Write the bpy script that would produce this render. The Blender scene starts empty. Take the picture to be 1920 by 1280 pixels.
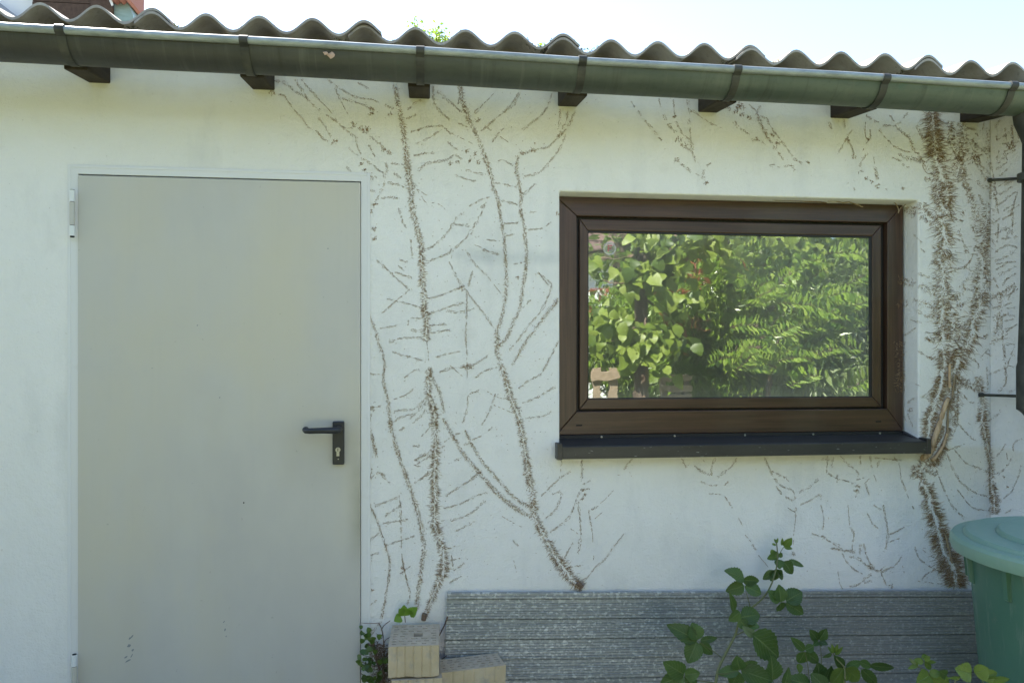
import bpy, bmesh, math, random
from mathutils import Vector, Matrix, noise as mnoise
random.seed(7)
R = math.radians
scene = bpy.context.scene
col = scene.collection

# ------------------------------------------------------------------ camera
CAM = Vector((0.0, -2.8, 1.326)); YAW = R(6.6); FPX = 1400.0; HOR = 667.0
cd = bpy.data.cameras.new('camera'); cam = bpy.data.objects.new('camera', cd); col.objects.link(cam)
cam.location = CAM; cam.rotation_euler = (R(90), 0, -YAW)
cd.sensor_width = 36; cd.lens = FPX/1920*36; cd.shift_y = (HOR-640)/1920; cd.clip_start = .05; cd.clip_end = 2000
scene.camera = cam
# ------------------------------------------------------------------ light
SUN_DIR = Vector((-0.42, 0.52, 0.80)).normalized()       # towards the sun: behind the garage, high, a little to the left
w = bpy.data.worlds.new('World'); scene.world = w; w.use_nodes = True
nt = w.node_tree; bg = nt.nodes['Background']; sky = nt.nodes.new('ShaderNodeTexSky')
sky.sky_type = 'NISHITA'; sky.sun_disc = False; sky.sun_elevation = math.asin(SUN_DIR.z)
sky.sun_rotation = math.atan2(SUN_DIR.x, SUN_DIR.y); sky.air_density = 1.0; sky.dust_density = .6; sky.ozone_density = 1.0
nt.links.new(sky.outputs[0], bg.inputs[0]); bg.inputs[1].default_value = 0.10
sl = bpy.data.lights.new('sun', 'SUN'); sl.energy = 4.8; sl.angle = R(.53); sl.color = (1, .95, .87)
so = bpy.data.objects.new('sun', sl); col.objects.link(so); so.location = (-4, 5, 9)
so.rotation_euler = (-SUN_DIR).to_track_quat('-Z', 'Y').to_euler()
scene.view_settings.view_transform = 'Standard'; scene.view_settings.look = 'None'
scene.view_settings.exposure = 2.24; scene.view_settings.gamma = 1
scene.cycles.max_bounces = 10; scene.cycles.diffuse_bounces = 5; scene.cycles.transparent_max_bounces = 16

# ------------------------------------------------------------------ photograph geometry: a sight line met with a real plane
FW = Vector((math.sin(YAW), math.cos(YAW), 0)); RT = Vector((math.cos(YAW), -math.sin(YAW), 0)); UP = Vector((0, 0, 1))
def ray(x, y): return FW + RT*((x-960)/FPX) + UP*((HOR-y)/FPX)
def onY(x, y, Y=0.0):
    r = ray(x, y); return CAM + r*((Y-CAM.y)/r.y)
def onX(x, y, X):
    r = ray(x, y); return CAM + r*((X-CAM.x)/r.x)
def onZ(x, y, Z):
    r = ray(x, y); return CAM + r*((Z-CAM.z)/r.z)
GLASS_Y = .105
def mir(x, y, L):                                # a spot seen in the pane, standing at depth L in the garden
    p = onY(x, y, 2*GLASS_Y+L); return Vector((p.x, -L, p.z))

# ------------------------------------------------------------------ materials
def mat(name, base=(.5, .5, .5), rough=.6, metal=0, spec=.5):
    m = bpy.data.materials.new(name); m.use_nodes = True
    b = m.node_tree.nodes['Principled BSDF']
    b.inputs['Base Color'].default_value = (*base, 1); b.inputs['Roughness'].default_value = rough
    b.inputs['Metallic'].default_value = metal; b.inputs['Specular IOR Level'].default_value = spec
    return m
def N(m, t, **k):
    n = m.node_tree.nodes.new(t)
    for a, v in k.items(): setattr(n, a, v)
    return n
def L(m, a, b): m.node_tree.links.new(a, b)
def bsdf(m): return m.node_tree.nodes['Principled BSDF']
def coords(m, scale=(1, 1, 1), which='Object', rot=(0, 0, 0)):
    tc = N(m, 'ShaderNodeTexCoord'); mp = N(m, 'ShaderNodeMapping'); mp.inputs['Scale'].default_value = scale
    mp.inputs['Rotation'].default_value = rot
    L(m, tc.outputs[which], mp.inputs[0]); return mp.outputs[0]
def noise(m, vec, scale, detail=4, rough=.55, dist=0):
    n = N(m, 'ShaderNodeTexNoise'); n.inputs['Scale'].default_value = scale; n.inputs['Detail'].default_value = detail
    n.inputs['Roughness'].default_value = rough; n.inputs['Distortion'].default_value = dist
    L(m, vec, n.inputs['Vector']); return n.outputs['Fac']
def ramp(m, fac, stops):
    r = N(m, 'ShaderNodeValToRGB'); e = r.color_ramp.elements
    while len(e) < len(stops): e.new(.5)
    for i, (p, c) in enumerate(stops):
        e[i].position = p; e[i].color = (*c, 1) if len(c) == 3 else c
    L(m, fac, r.inputs[0]); return r.outputs[0]
def g(v): return (v, v, v)
def mix(m, fac, a, b, kind='MIX'):
    n = N(m, 'ShaderNodeMix', data_type='RGBA', blend_type=kind)
    for s, v in ((n.inputs[0], fac), (n.inputs[6], a), (n.inputs[7], b)):
        if isinstance(v, (int, float)): s.default_value = v
        elif isinstance(v, tuple): s.default_value = (*v, 1)
        else: L(m, v, s)
    return n.outputs[2]
def math_(m, op, a, b=0.0, clamp=False):
    n = N(m, 'ShaderNodeMath', operation=op, use_clamp=clamp)
    for s, v in ((n.inputs[0], a), (n.inputs[1], b)):
        if isinstance(v, (int, float)): s.default_value = v
        else: L(m, v, s)
    return n.outputs[0]
def maprange(m, v, a, b, c=0.0, d=1.0, smooth=True):
    n = N(m, 'ShaderNodeMapRange'); n.interpolation_type = 'SMOOTHSTEP' if smooth else 'LINEAR'
    for i, q in zip((1, 2, 3, 4), (a, b, c, d)): n.inputs[i].default_value = q
    L(m, v, n.inputs[0]); return n.outputs[0]
def bump(m, h, strength=.3, dist=.01):
    b = N(m, 'ShaderNodeBump'); b.inputs['Strength'].default_value = strength; b.inputs['Distance'].default_value = dist
    L(m, h, b.inputs['Height']); L(m, b.outputs[0], bsdf(m).inputs['Normal']); return b
def xyz(m, which='Object'):
    tc = N(m, 'ShaderNodeTexCoord'); s = N(m, 'ShaderNodeSeparateXYZ'); L(m, tc.outputs[which], s.inputs[0]); return s.outputs
def island(m): return N(m, 'ShaderNodeNewGeometry').outputs['Random Per Island']
def setcol(m, c): L(m, c, bsdf(m).inputs['Base Color'])

M = {}
def plaster():
    m = mat('white_plaster', (.8, .8, .78), .9, 0, .2)
    v = coords(m); big = noise(m, v, 1.3, 5, .6); med = noise(m, v, 9, 5, .6); fine = noise(m, v, 160, 3, .6); gr = noise(m, v, 60, 4, .65)
    s = xyz(m)
    c = ramp(m, big, [(.3, (.745, .745, .715)), (.7, (.82, .815, .79))])
    # algae bloom in the damp strip under the eaves and under the sill
    al = math_(m, 'MULTIPLY', maprange(m, s[2], 1.85, 2.32), ramp(m, noise(m, coords(m, (.8, 1, 2.2)), 1.7, 5, .6), [(.3, g(.15)), (.66, g(1))]))
    c = mix(m, math_(m, 'MULTIPLY', al, .45), c, (.66, .62, .42))
    al2 = math_(m, 'MULTIPLY', maprange(m, s[2], .70, .94), math_(m, 'MULTIPLY', maprange(m, s[2], .97, .945), maprange(m, s[0], .7, 1.3)))
    c = mix(m, math_(m, 'MULTIPLY', al2, .35), c, (.66, .60, .42))
    # grey smears and rain dirt
    d = noise(m, coords(m, (3.2, 1, 1.1)), 1.4, 6, .65)
    c = mix(m, ramp(m, d, [(.52, g(0)), (.74, g(.24))]), c, (.36, .38, .40))
    c = mix(m, ramp(m, med, [(.60, g(0)), (.78, g(.12))]), c, (.42, .38, .30))
    # one smeared patch of filler beside the window
    ax = maprange(m, s[0], -.05, .22); bx = maprange(m, s[0], .62, .5)
    az = math_(m, 'ABSOLUTE', math_(m, 'SUBTRACT', s[2], 1.70)); sm = maprange(m, az, .045, 0.0)
    f = math_(m, 'MULTIPLY', math_(m, 'MULTIPLY', ax, bx), math_(m, 'MULTIPLY', sm, ramp(m, noise(m, v, 7, 4), [(.35, g(.1)), (.65, g(1))])))
    c = mix(m, math_(m, 'MULTIPLY', f, .5), c, (.42, .46, .47))
    sp = noise(m, v, 75, 2, .5); c = mix(m, ramp(m, sp, [(.70, g(0)), (.76, g(.3))]), c, (.34, .31, .26))
    setcol(m, c)
    h = math_(m, 'ADD', math_(m, 'MULTIPLY', gr, .7), math_(m, 'MULTIPLY', fine, .5))
    h = math_(m, 'ADD', h, math_(m, 'MULTIPLY', noise(m, v, 14, 3), 1.2))
    bump(m, h, .62, .007); return m
M['plaster'] = plaster()
def door_paint():
    m = mat('grey_green_door_paint', (.5, .5, .44), .42, 0, .4)
    v = coords(m); a = noise(m, coords(m, (1, 1, .55)), 1.6, 5, .6); b_ = noise(m, v, 6, 5, .62)
    c = ramp(m, a, [(.3, (.47, .46, .43)), (.5, (.52, .51, .465)), (.7, (.55, .525, .44))])
    c = mix(m, ramp(m, b_, [(.55, g(0)), (.8, g(.25))]), c, (.43, .42, .41))
    s = xyz(m)
    ys_ = ramp(m, noise(m, coords(m, (1.6, 1, .8)), 1.1, 4, .6), [(.45, g(0)), (.7, g(.55))]); c = mix(m, ys_, c, (.56, .51, .36))
    st_ = noise(m, coords(m, (26, 1, 1.3)), 1.5, 5, .6); c = mix(m, ramp(m, st_, [(.55, g(0)), (.8, g(.09))]), c, (.36, .37, .36))
    hx_ = maprange(m, s[0], -.62, -.42); hz_ = maprange(m, math_(m, 'ABSOLUTE', math_(m, 'SUBTRACT', s[2], .99)), .22, .02); c = mix(m, math_(m, 'MULTIPLY', math_(m, 'MULTIPLY', hx_, hz_), math_(m, 'MULTIPLY', b_, .5)), c, (.33, .31, .26))
    edge = math_(m, 'MULTIPLY', maprange(m, s[0], -.30, -.24), math_(m, 'MULTIPLY', maprange(m, s[2], .45, .75), maprange(m, s[2], 1.0, .85)))
    c = mix(m, math_(m, 'MULTIPLY', edge, math_(m, 'MULTIPLY', b_, .8)), c, (.22, .21, .14))
    sp = noise(m, v, 55, 2, .5); c = mix(m, ramp(m, sp, [(.74, g(0)), (.79, g(.35))]), c, (.25, .24, .2))
    setcol(m, c)
    L(m, ramp(m, b_, [(.3, g(.36)), (.7, g(.55))]), bsdf(m).inputs['Roughness'])
    bump(m, math_(m, 'ADD', noise(m, v, 3, 3), math_(m, 'MULTIPLY', noise(m, v, 90, 2), .03)), .16, .02); return m
M['door'] = door_paint()
def frame_paint():
    m = mat('pale_blue_white_frame_paint', (.68, .72, .74), .5)
    v = coords(m); setcol(m, mix(m, ramp(m, noise(m, v, 12, 5, .65), [(.58, g(0)), (.8, g(.3))]), (.70, .705, .70), (.5, .49, .46)))
    bump(m, noise(m, v, 40), .1, .004); return m
M['doorframe'] = frame_paint()
M['black_plastic'] = mat('black_handle_plastic', (.018, .02, .025), .42)
M['steel'] = mat('worn_steel', (.42, .42, .40), .38, .8)
M['dark'] = mat('dark_gap', (.012, .012, .012), .9)
M['hinge_white'] = mat('white_hinge_paint', (.72, .74, .74), .4)
def woodfoil(axis):
    m = mat('brown_woodgrain_foil_'+axis, (.05, .03, .02), .36)
    sc = {'x': (.9, 14, 26), 'z': (26, 14, .9)}[axis]
    n = noise(m, coords(m, sc), 3.2, 6, .65, .4); n2 = noise(m, coords(m, (1, 1, 1)), 3, 4)
    c = ramp(m, n, [(.28, (.032, .016, .010)), (.5, (.056, .028, .017)), (.72, (.088, .045, .027))])
    c = mix(m, ramp(m, n2, [(.5, g(0)), (.75, g(.35))]), c, (.10, .085, .06))
    setcol(m, c); bump(m, n, .12, .002); return m
M['foil_x'] = woodfoil('x'); M['foil_z'] = woodfoil('z')
M['seal'] = mat('black_rubber_seal', (.012, .012, .012), .6)
def glass():
    m = mat('reflective_window_glass'); ntz = m.node_tree; ntz.nodes.remove(bsdf(m)); out = ntz.nodes['Material Output']
    gl = N(m, 'ShaderNodeBsdfGlossy'); gl.inputs['Roughness'].default_value = 0.011; gl.inputs['Color'].default_value = (.96, 1, .97, 1)
    tr = N(m, 'ShaderNodeBsdfTransparent'); tr.inputs['Color'].default_value = (.75, .8, .77, 1)
    lw = N(m, 'ShaderNodeFresnel'); lw.inputs['IOR'].default_value = 1.52
    fac = math_(m, 'ADD', math_(m, 'MULTIPLY', lw.outputs[0], 2.0), .27, True)   # four surfaces of a coated double pane
    a = N(m, 'ShaderNodeMixShader'); L(m, fac, a.inputs[0]); L(m, tr.outputs[0], a.inputs[1]); L(m, gl.outputs[0], a.inputs[2])
    df = N(m, 'ShaderNodeBsdfDiffuse'); df.inputs['Color'].default_value = (.55, .56, .5, 1)
    s = xyz(m); v = coords(m, (1, 1, .6))
    dust = math_(m, 'MULTIPLY', maprange(m, s[0], 1.0, 1.9, .09, .2), ramp(m, noise(m, v, 2.4, 5, .6), [(.3, g(.4)), (.7, g(1))]))
    low = math_(m, 'MULTIPLY', maprange(m, s[2], 1.24, 1.15), .08)
    dust = math_(m, 'ADD', dust, low)
    b_ = N(m, 'ShaderNodeMixShader'); L(m, dust, b_.inputs[0]); L(m, a.outputs[0], b_.inputs[1]); L(m, df.outputs[0], b_.inputs[2])
    L(m, b_.outputs[0], out.inputs[0])
    bp = N(m, 'ShaderNodeBump'); bp.inputs['Strength'].default_value = 1.0; bp.inputs['Distance'].default_value = .00045
    wv = math_(m, 'ADD', noise(m, coords(m, (5, 1, 9), rot=(0, .35, 0)), 1.0, 1, .4), math_(m, 'MULTIPLY', noise(m, coords(m, (17, 1, 30), rot=(0, .5, 0)), 1.0, 1, .4), .22))
    L(m, wv, bp.inputs['Height']); L(m, bp.outputs[0], gl.inputs['Normal'])
    return m
M['glass'] = glass()
def anod(name, c0, c1, rough, metal):
    m = mat(name, c0, rough, metal); v = coords(m, (2, 8, 8)); n = noise(m, v, 3, 6, .65)
    c = ramp(m, n, [(.3, c0), (.7, c1)])
    sp = noise(m, coords(m, (14, 60, 60)), 3, 2); c = mix(m, ramp(m, sp, [(.70, g(0)), (.76, g(.55))]), c, (.4, .42, .42))
    setcol(m, c); return m
M['sill'] = anod('dark_anodised_sill', (.026, .026, .026), (.052, .051, .049), .45, .2)
def copper():
    m = mat('weathered_gutter_metal', (.06, .07, .06), .55, .35)
    s = xyz(m); v = coords(m, (1.2, 6, 6)); n = noise(m, v, 2.2, 6, .66); f = noise(m, coords(m), 38, 5, .7)
    grn = maprange(m, s[0], -1.0, 2.0)
    c = mix(m, grn, ramp(m, n, [(.3, (.040, .041, .038)), (.7, (.068, .068, .062))]), ramp(m, n, [(.3, (.080, .108, .090)), (.7, (.125, .155, .125))]))
    c = mix(m, ramp(m, f, [(.52, g(0)), (.8, g(.45))]), c, (.03, .04, .032))
    c = mix(m, ramp(m, noise(m, coords(m), 9, 4), [(.66, g(0)), (.74, g(.5))]), c, (.05, .12, .095))
    st_ = noise(m, coords(m, (34, 1.5, 1.5)), 1.3, 5, .65); c = mix(m, ramp(m, st_, [(.54, g(0)), (.75, g(.4))]), c, (.16, .17, .145)); c = mix(m, ramp(m, noise(m, coords(m, (22, 1.2, 1.2)), 1.7, 5, .65), [(.56, g(0)), (.75, g(.55))]), c, (.035, .034, .028))
    setcol(m, c); bump(m, math_(m, 'ADD', math_(m, 'MULTIPLY', f, .3), noise(m, coords(m, (2, 5, 5)), 3, 3)), .22, .006); return m
M['gutter'] = copper()
def bead():
    m = mat('blue_grey_patina', (.2, .25, .24), .55, .35)
    n = noise(m, coords(m, (3, 10, 10)), 4, 6, .7)
    setcol(m, ramp(m, n, [(.3, (.20, .225, .22)), (.55, (.32, .355, .35)), (.75, (.42, .45, .44))])); return m
M['bead'] = bead()
def strap():
    m = mat('dull_strap_metal', (.05, .055, .05), .6, .4)
    setcol(m, ramp(m, noise(m, coords(m), 20, 4), [(.3, (.036, .038, .034)), (.7, (.08, .08, .066))])); return m
M['strap'] = strap()
def fibre():
    m = mat('weathered_fibre_cement', (.25, .24, .21), .9, 0, .2)
    v = coords(m); n = noise(m, v, 5, 6, .65); f = noise(m, v, 60, 4, .6)
    c = ramp(m, n, [(.25, (.23, .20, .165)), (.5, (.35, .315, .265)), (.75, (.46, .43, .38))])
    c = mix(m, ramp(m, f, [(.55, g(0)), (.75, g(.4))]), c, (.10, .10, .075)); setcol(m, c); bump(m, f, .3, .004); return m
M['fibre'] = fibre()
def timber(name, a, b):
    m = mat(name, a, .8, 0, .25); n = noise(m, coords(m, (9, 1.2, 9)), 4, 5, .65)
    setcol(m, ramp(m, n, [(.3, a), (.7, b)])); bump(m, n, .3, .004); return m
M['rafter'] = timber('dark_stained_timber', (.022, .018, .014), (.055, .045, .034))
M['fascia'] = timber('brown_house_boards', (.055, .036, .026), (.095, .062, .045))
M['palewood'] = timber('pale_weathered_wood', (.24, .185, .125), (.36, .28, .20))
M['postwood'] = timber('grey_brown_post', (.08, .055, .04), (.15, .11, .08))
def galv():
    m = mat('spangled_galvanised_metal', (.3, .33, .34), .5, .3)
    vo = N(m, 'ShaderNodeTexVoronoi'); vo.inputs['Scale'].default_value = 1; L(m, coords(m, (112, 1, 140)), vo.inputs['Vector'])
    sepc = N(m, 'ShaderNodeSeparateColor'); L(m, vo.outputs['Color'], sepc.inputs[0])
    big = noise(m, coords(m, (1.2, 1, 3)), 2.5, 5, .6)
    c = ramp(m, sepc.outputs[0], [(.0, (.25, .265, .255)), (.6, (.30, .315, .30)), (.85, (.39, .405, .385)), (1, (.56, .575, .55))])
    s = xyz(m); right_dark = math_(m, 'MULTIPLY', maprange(m, s[0], .7, 1.9), .55)  # sheet turns darker and browner towards its right end
    c = mix(m, right_dark, c, (.20, .195, .18)); c = mix(m, ramp(m, big, [(.45, g(0)), (.75, g(.35))]), c, (.16, .17, .15))
    setcol(m, c); L(m, ramp(m, big, [(.3, g(.42)), (.7, g(.62))]), bsdf(m).inputs['Roughness']); return m
M['galv'] = galv()
def brick():
    m = mat('pale_yellow_clay', (.6, .48, .3), .9, 0, .2); v = coords(m); n = noise(m, v, 9, 5, .6); f = noise(m, v, 120, 4, .6)
    c = ramp(m, n, [(.25, (.46, .37, .23)), (.5, (.55, .45, .29)), (.75, (.58, .51, .38))])
    c = mix(m, ramp(m, noise(m, v, 17, 5, .7), [(.52, g(0)), (.68, g(.6))]), c, (.34, .31, .27))
    setcol(m, c); bump(m, f, .35, .003); return m
M['brick'] = brick()
def brick_top():
    m = mat('grey_cut_clay', (.5, .46, .4), .95, 0, .2); v = coords(m)
    setcol(m, ramp(m, noise(m, v, 14, 5, .6), [(.3, (.44, .36, .26)), (.7, (.56, .47, .35))])); bump(m, noise(m, v, 150), .4, .003); return m
M['brick_top'] = brick_top()
def plastic(name, a, b, rough=.42):
    m = mat(name, a, rough); v = coords(m)
    c = ramp(m, noise(m, v, 2.2, 5, .6), [(.3, a), (.7, b)])
    c = mix(m, ramp(m, noise(m, coords(m, (30, 30, 3)), 1.5, 5, .65), [(.56, g(0)), (.76, g(.3))]), c, (.33, .36, .32)); c = mix(m, ramp(m, noise(m, v, 24, 4, .7), [(.6, g(0)), (.78, g(.25))]), c, (.25, .23, .17))
    setcol(m, c); bump(m, noise(m, v, 70), .08, .002); return m
M['barrel'] = plastic('green_barrel_plastic', (.045, .125, .085), (.07, .16, .11), .5)
M['lid'] = plastic('dusty_green_lid_plastic', (.145, .255, .19), (.195, .315, .245), .45)
def leafmat(name, cols, trans=.35, rough=.45, vein=False):
    m = mat(name, cols[0], rough, 0, .45); i = island(m)
    n = len(cols); c = ramp(m, i, [(k/(n-1) if n > 1 else 0, q) for k, q in enumerate(cols)])
    nz = noise(m, coords(m), 45, 3); c = mix(m, .5, c, mix(m, nz, c, (.0, .0, .0)), 'MIX'); 
    if vein:
        at = N(m, 'ShaderNodeAttribute'); at.attribute_name = 'leafuv'; sp_ = N(m, 'ShaderNodeSeparateXYZ'); L(m, at.outputs['Vector'], sp_.inputs[0])
        ab = math_(m, 'ABSOLUTE', sp_.outputs[1]); ph = math_(m, 'FRACT', math_(m, 'SUBTRACT', math_(m, 'MULTIPLY', sp_.outputs[0], 8.0), math_(m, 'MULTIPLY', ab, 2.6)))
        tri = math_(m, 'ABSOLUTE', math_(m, 'SUBTRACT', ph, .5)); side = maprange(m, tri, .12, .0); mid = maprange(m, ab, .10, .0); vv = math_(m, 'MAXIMUM', math_(m, 'MULTIPLY', side, .45), mid)
        c = mix(m, math_(m, 'MULTIPLY', vv, .55), c, (.20, .27, .11)); bump(m, math_(m, 'SUBTRACT', 1.0, vv), .5, .004)
        c = mix(m, ramp(m, noise(m, coords(m), 130, 3, .6), [(.62, g(0)), (.72, g(.5))]), c, (.16, .13, .05))
    setcol(m, c)
    tl = N(m, 'ShaderNodeBsdfTranslucent'); L(m, mix(m, .5, c, (.32, .5, .05), 'MIX'), tl.inputs['Color'])
    ms = N(m, 'ShaderNodeMixShader'); ms.inputs[0].default_value = trans
    L(m, bsdf(m).outputs[0], ms.inputs[1]); L(m, tl.outputs[0], ms.inputs[2]); L(m, ms.outputs[0], m.node_tree.nodes['Material Output'].inputs[0])
    return m
M['bramble'] = leafmat('bramble_leaf', [(.05, .105, .03), (.075, .15, .04), (.095, .185, .05)], .25, vein=True)
M['bramble_young'] = leafmat('young_bramble_leaf', [(.14, .23, .045), (.19, .29, .07)], .35, vein=True)
M['bramble_pale'] = leafmat('pale_leaf_underside', [(.20, .28, .16), (.24, .31, .19)], .25, vein=True)
M['bramble_stem'] = mat('green_brown_bramble_stem', (.13, .14, .05), .6)
M['ivy_young'] = leafmat('bright_ivy_leaf', [(.17, .34, .03), (.22, .40, .045)], .35, vein=True)
M['ivy'] = leafmat('small_dark_ivy_leaf', [(.035, .085, .02), (.08, .16, .03), (.13, .20, .04)], .2)
M['vineleaf'] = leafmat('broad_vine_leaf', [(.07, .13, .015), (.19, .27, .03), (.28, .37, .05), (.34, .42, .09)], .35)
M['photinia'] = leafmat('photinia_leaf', [(.06, .13, .015), (.16, .26, .025), (.24, .36, .035), (.32, .42, .08)], .3, .3)
M['redleaf'] = leafmat('red_young_leaf', [(.35, .05, .03), (.45, .10, .06), (.30, .08, .04)], .3)
M['laurel'] = leafmat('narrow_grey_green_leaf', [(.09, .15, .03), (.20, .28, .08), (.32, .40, .17), (.46, .52, .32)], .3, .32)
M['hedge'] = leafmat('hedge_leaf', [(.07, .13, .015), (.14, .23, .03), (.22, .32, .05)], .3)
M['treeleaf'] = leafmat('yellow_green_tree_leaf', [(.22, .32, .05), (.30, .38, .08)], .4)
M['bark'] = mat('brown_bark', (.09, .06, .04), .9)
def rootmat():
    m = mat('dead_rootlets', (.2, .14, .09), .95, 0, .1)
    setcol(m, ramp(m, island(m), [(0, (.18, .115, .058)), (.5, (.30, .205, .12)), (1, (.43, .32, .20))])); return m
M['root'] = rootmat()
def tan():
    m = mat('peeled_tan_stem', (.5, .36, .21), .85, 0, .2); n = noise(m, coords(m, (16, 16, 4)), 5, 5, .65)
    setcol(m, ramp(m, n, [(.3, (.30, .20, .11)), (.5, (.50, .36, .22)), (.75, (.60, .46, .30))])); bump(m, n, .5, .004); return m
M['tan'] = tan()
M['twig'] = mat('grey_brown_twig', (.16, .11, .075), .9)
M['twig_pale'] = mat('pale_dry_twig', (.30, .23, .14), .9)
M['dryleaf'] = mat('dry_tan_leaf', (.45, .30, .2), .8)
M['moss'] = leafmat('dark_roof_moss', [(.035, .03, .02), (.07, .045, .03), (.09, .08, .03)], .1, .9)
def soil():
    m = mat('ground_surface', (.2, .2, .15), .95, 0, .1); s = xyz(m); v = coords(m)
    n = noise(m, v, 3, 6, .65); f = noise(m, v, 30, 5, .7)
    pave = ramp(m, f, [(.3, (.24, .225, .19)), (.7, (.36, .34, .30))]); lawn = ramp(m, n, [(.3, (.17, .18, .07)), (.7, (.28, .27, .13))])
    edge = math_(m, 'ADD', s[1], math_(m, 'MULTIPLY', n, .3)); c = mix(m, maprange(m, edge, -1.55, -1.75), pave, lawn)
    setcol(m, c); bump(m, f, .5, .02); return m
M['ground'] = soil()
def tiles(name, a, b):
    m = mat(name, a, .85, 0, .2); br = N(m, 'ShaderNodeTexBrick'); br.inputs['Scale'].default_value = 1
    br.inputs['Color1'].default_value = (*a, 1); br.inputs['Color2'].default_value = (*b, 1); br.inputs['Mortar'].default_value = (.04, .025, .02, 1)
    br.inputs['Brick Width'].default_value = .28; br.inputs['Row Height'].default_value = .32; br.inputs['Mortar Size'].default_value = .03
    L(m, coords(m, (1, 1, 1), 'Generated' if False else 'Object', (0, 0, 0)), br.inputs[0]); setcol(m, br.outputs[0]); return m
M['rooftile'] = tiles('brown_red_roof_tiles', (.13, .085, .075), (.17, .11, .095))
M['redtile'] = mat('red_clay_tile', (.24, .10, .07), .8)
M['housewall'] = mat('white_house_render', (.72, .74, .74), .9)
M['patina'] = anod('pale_copper_flashing', (.18, .25, .21), (.28, .36, .31), .5, .4)
M['zinc'] = mat('grey_zinc_sheet', (.22, .23, .25), .45, .5)
M['sticker_white'] = mat('milky_sticker_film', (.75, .70, .70), .5)
M['sticker_red'] = mat('faded_red_print', (.55, .13, .13), .5)

# ------------------------------------------------------------------ mesh helpers
class MB:
    def __init__(s): s.v = []; s.f = []; s.mi = []; s.uv = []
    def face(s, idx, mi=0): s.f.append(tuple(idx)); s.mi.append(mi)
    def add(s, vs, fs, mi=0):
        o = len(s.v); s.v += [tuple(p) for p in vs]
        for f in fs: s.face([o+i for i in f], mi)
    def box(s, a, b, mi=0, rz=0, c=None):
        (x0, y0, z0), (x1, y1, z1) = a, b
        vs = [Vector(p) for p in ((x0, y0, z0), (x1, y0, z0), (x1, y1, z0), (x0, y1, z0), (x0, y0, z1), (x1, y0, z1), (x1, y1, z1), (x0, y1, z1))]
        if rz:
            c = Vector(c); m = Matrix.Rotation(rz, 3, 'Z'); vs = [c+m@(p-c) for p in vs]
        s.add(vs, [(0, 3, 2, 1), (4, 5, 6, 7), (0, 1, 5, 4), (1, 2, 6, 5), (2, 3, 7, 6), (3, 0, 4, 7)], mi)
    def tube(s, pts, rad, n=8, mi=0, cap=True):
        pts = [Vector(p) for p in pts]; rs = rad if isinstance(rad, (list, tuple)) else [rad]*len(pts)
        o = len(s.v); up = Vector((0, 0, 1))
        for i, p in enumerate(pts):
            t = (pts[min(i+1, len(pts)-1)]-pts[max(i-1, 0)]).normalized()
            a = t.cross(up if abs(t.z) < .95 else Vector((0, 1, 0))).normalized(); b = t.cross(a)
            for k in range(n):
                q = 2*math.pi*k/n; s.v.append(tuple(p+(a*math.cos(q)+b*math.sin(q))*rs[i]))
        for i in range(len(pts)-1):
            for k in range(n): s.face((o+i*n+k, o+i*n+(k+1) % n, o+(i+1)*n+(k+1) % n, o+(i+1)*n+k), mi)
        if cap:
            s.face([o+k for k in range(n)][::-1], mi); s.face([o+(len(pts)-1)*n+k for k in range(n)], mi)
    def lathe(s, prof, c, n=64, mi=0):
        o = len(s.v); c = Vector(c)
        for r, z in prof:
            for k in range(n):
                a = 2*math.pi*k/n; s.v.append((c.x+r*math.cos(a), c.y+r*math.sin(a), c.z+z))
        for i in range(len(prof)-1):
            for k in range(n): s.face((o+i*n+k, o+i*n+(k+1) % n, o+(i+1)*n+(k+1) % n, o+(i+1)*n+k), mi)
    def build(s, name, mats, parent=None, smooth=False, bevel=0, auto=None):
        me = bpy.data.meshes.new(name); me.from_pydata(s.v, [], s.f)
        for m in (mats if isinstance(mats, (list, tuple)) else [mats]): me.materials.append(m)
        me.polygons.foreach_set('material_index', s.mi)
        if smooth: me.polygons.foreach_set('use_smooth', [True]*len(s.f))
        if s.uv and len(s.uv) == len(s.v):
            at = me.attributes.new('leafuv', 'FLOAT_VECTOR', 'POINT'); at.data.foreach_set('vector', [q for p in s.uv for q in p])
        me.update(); o = bpy.data.objects.new(name, me); col.objects.link(o)
        if parent:
            o.parent = parent
            if parent.type == 'EMPTY' or True: o.matrix_parent_inverse = parent.matrix_world.inverted() if False else Matrix.Translation(-world_loc(parent))
        if bevel:
            b = o.modifiers.new('bevel', 'BEVEL'); b.width = bevel; b.segments = 2; b.limit_method = 'ANGLE'; b.angle_limit = R(40)
        if auto is not None:
            me.polygons.foreach_set('use_smooth', [True]*len(s.f)); e = o.modifiers.new('split', 'EDGE_SPLIT'); e.split_angle = R(auto)
        return o
def world_loc(o):
    p = Vector(o.location)
    return p if o.parent is None else p
def tag(o, label=None, cat=None, group=None, kind=None):
    if label: o['label'] = label
    if cat: o['category'] = cat
    if group: o['group'] = group
    if kind: o['kind'] = kind
    return o
def thing(name, label, cat, loc=(0, 0, 0), group=None):
    o = bpy.data.objects.new(name, None); col.objects.link(o); o.location = loc; o.empty_display_size = .1
    return tag(o, label, cat, group)

# ------------------------------------------------------------------ the ground
gm = MB(); gm.add([(-60, -60, -.004), (60, -60, -.004), (60, 60, -.004), (-60, 60, -.004)], [(0, 1, 2, 3)])
tag(gm.build('ground', M['ground']), kind='structure')

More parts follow.
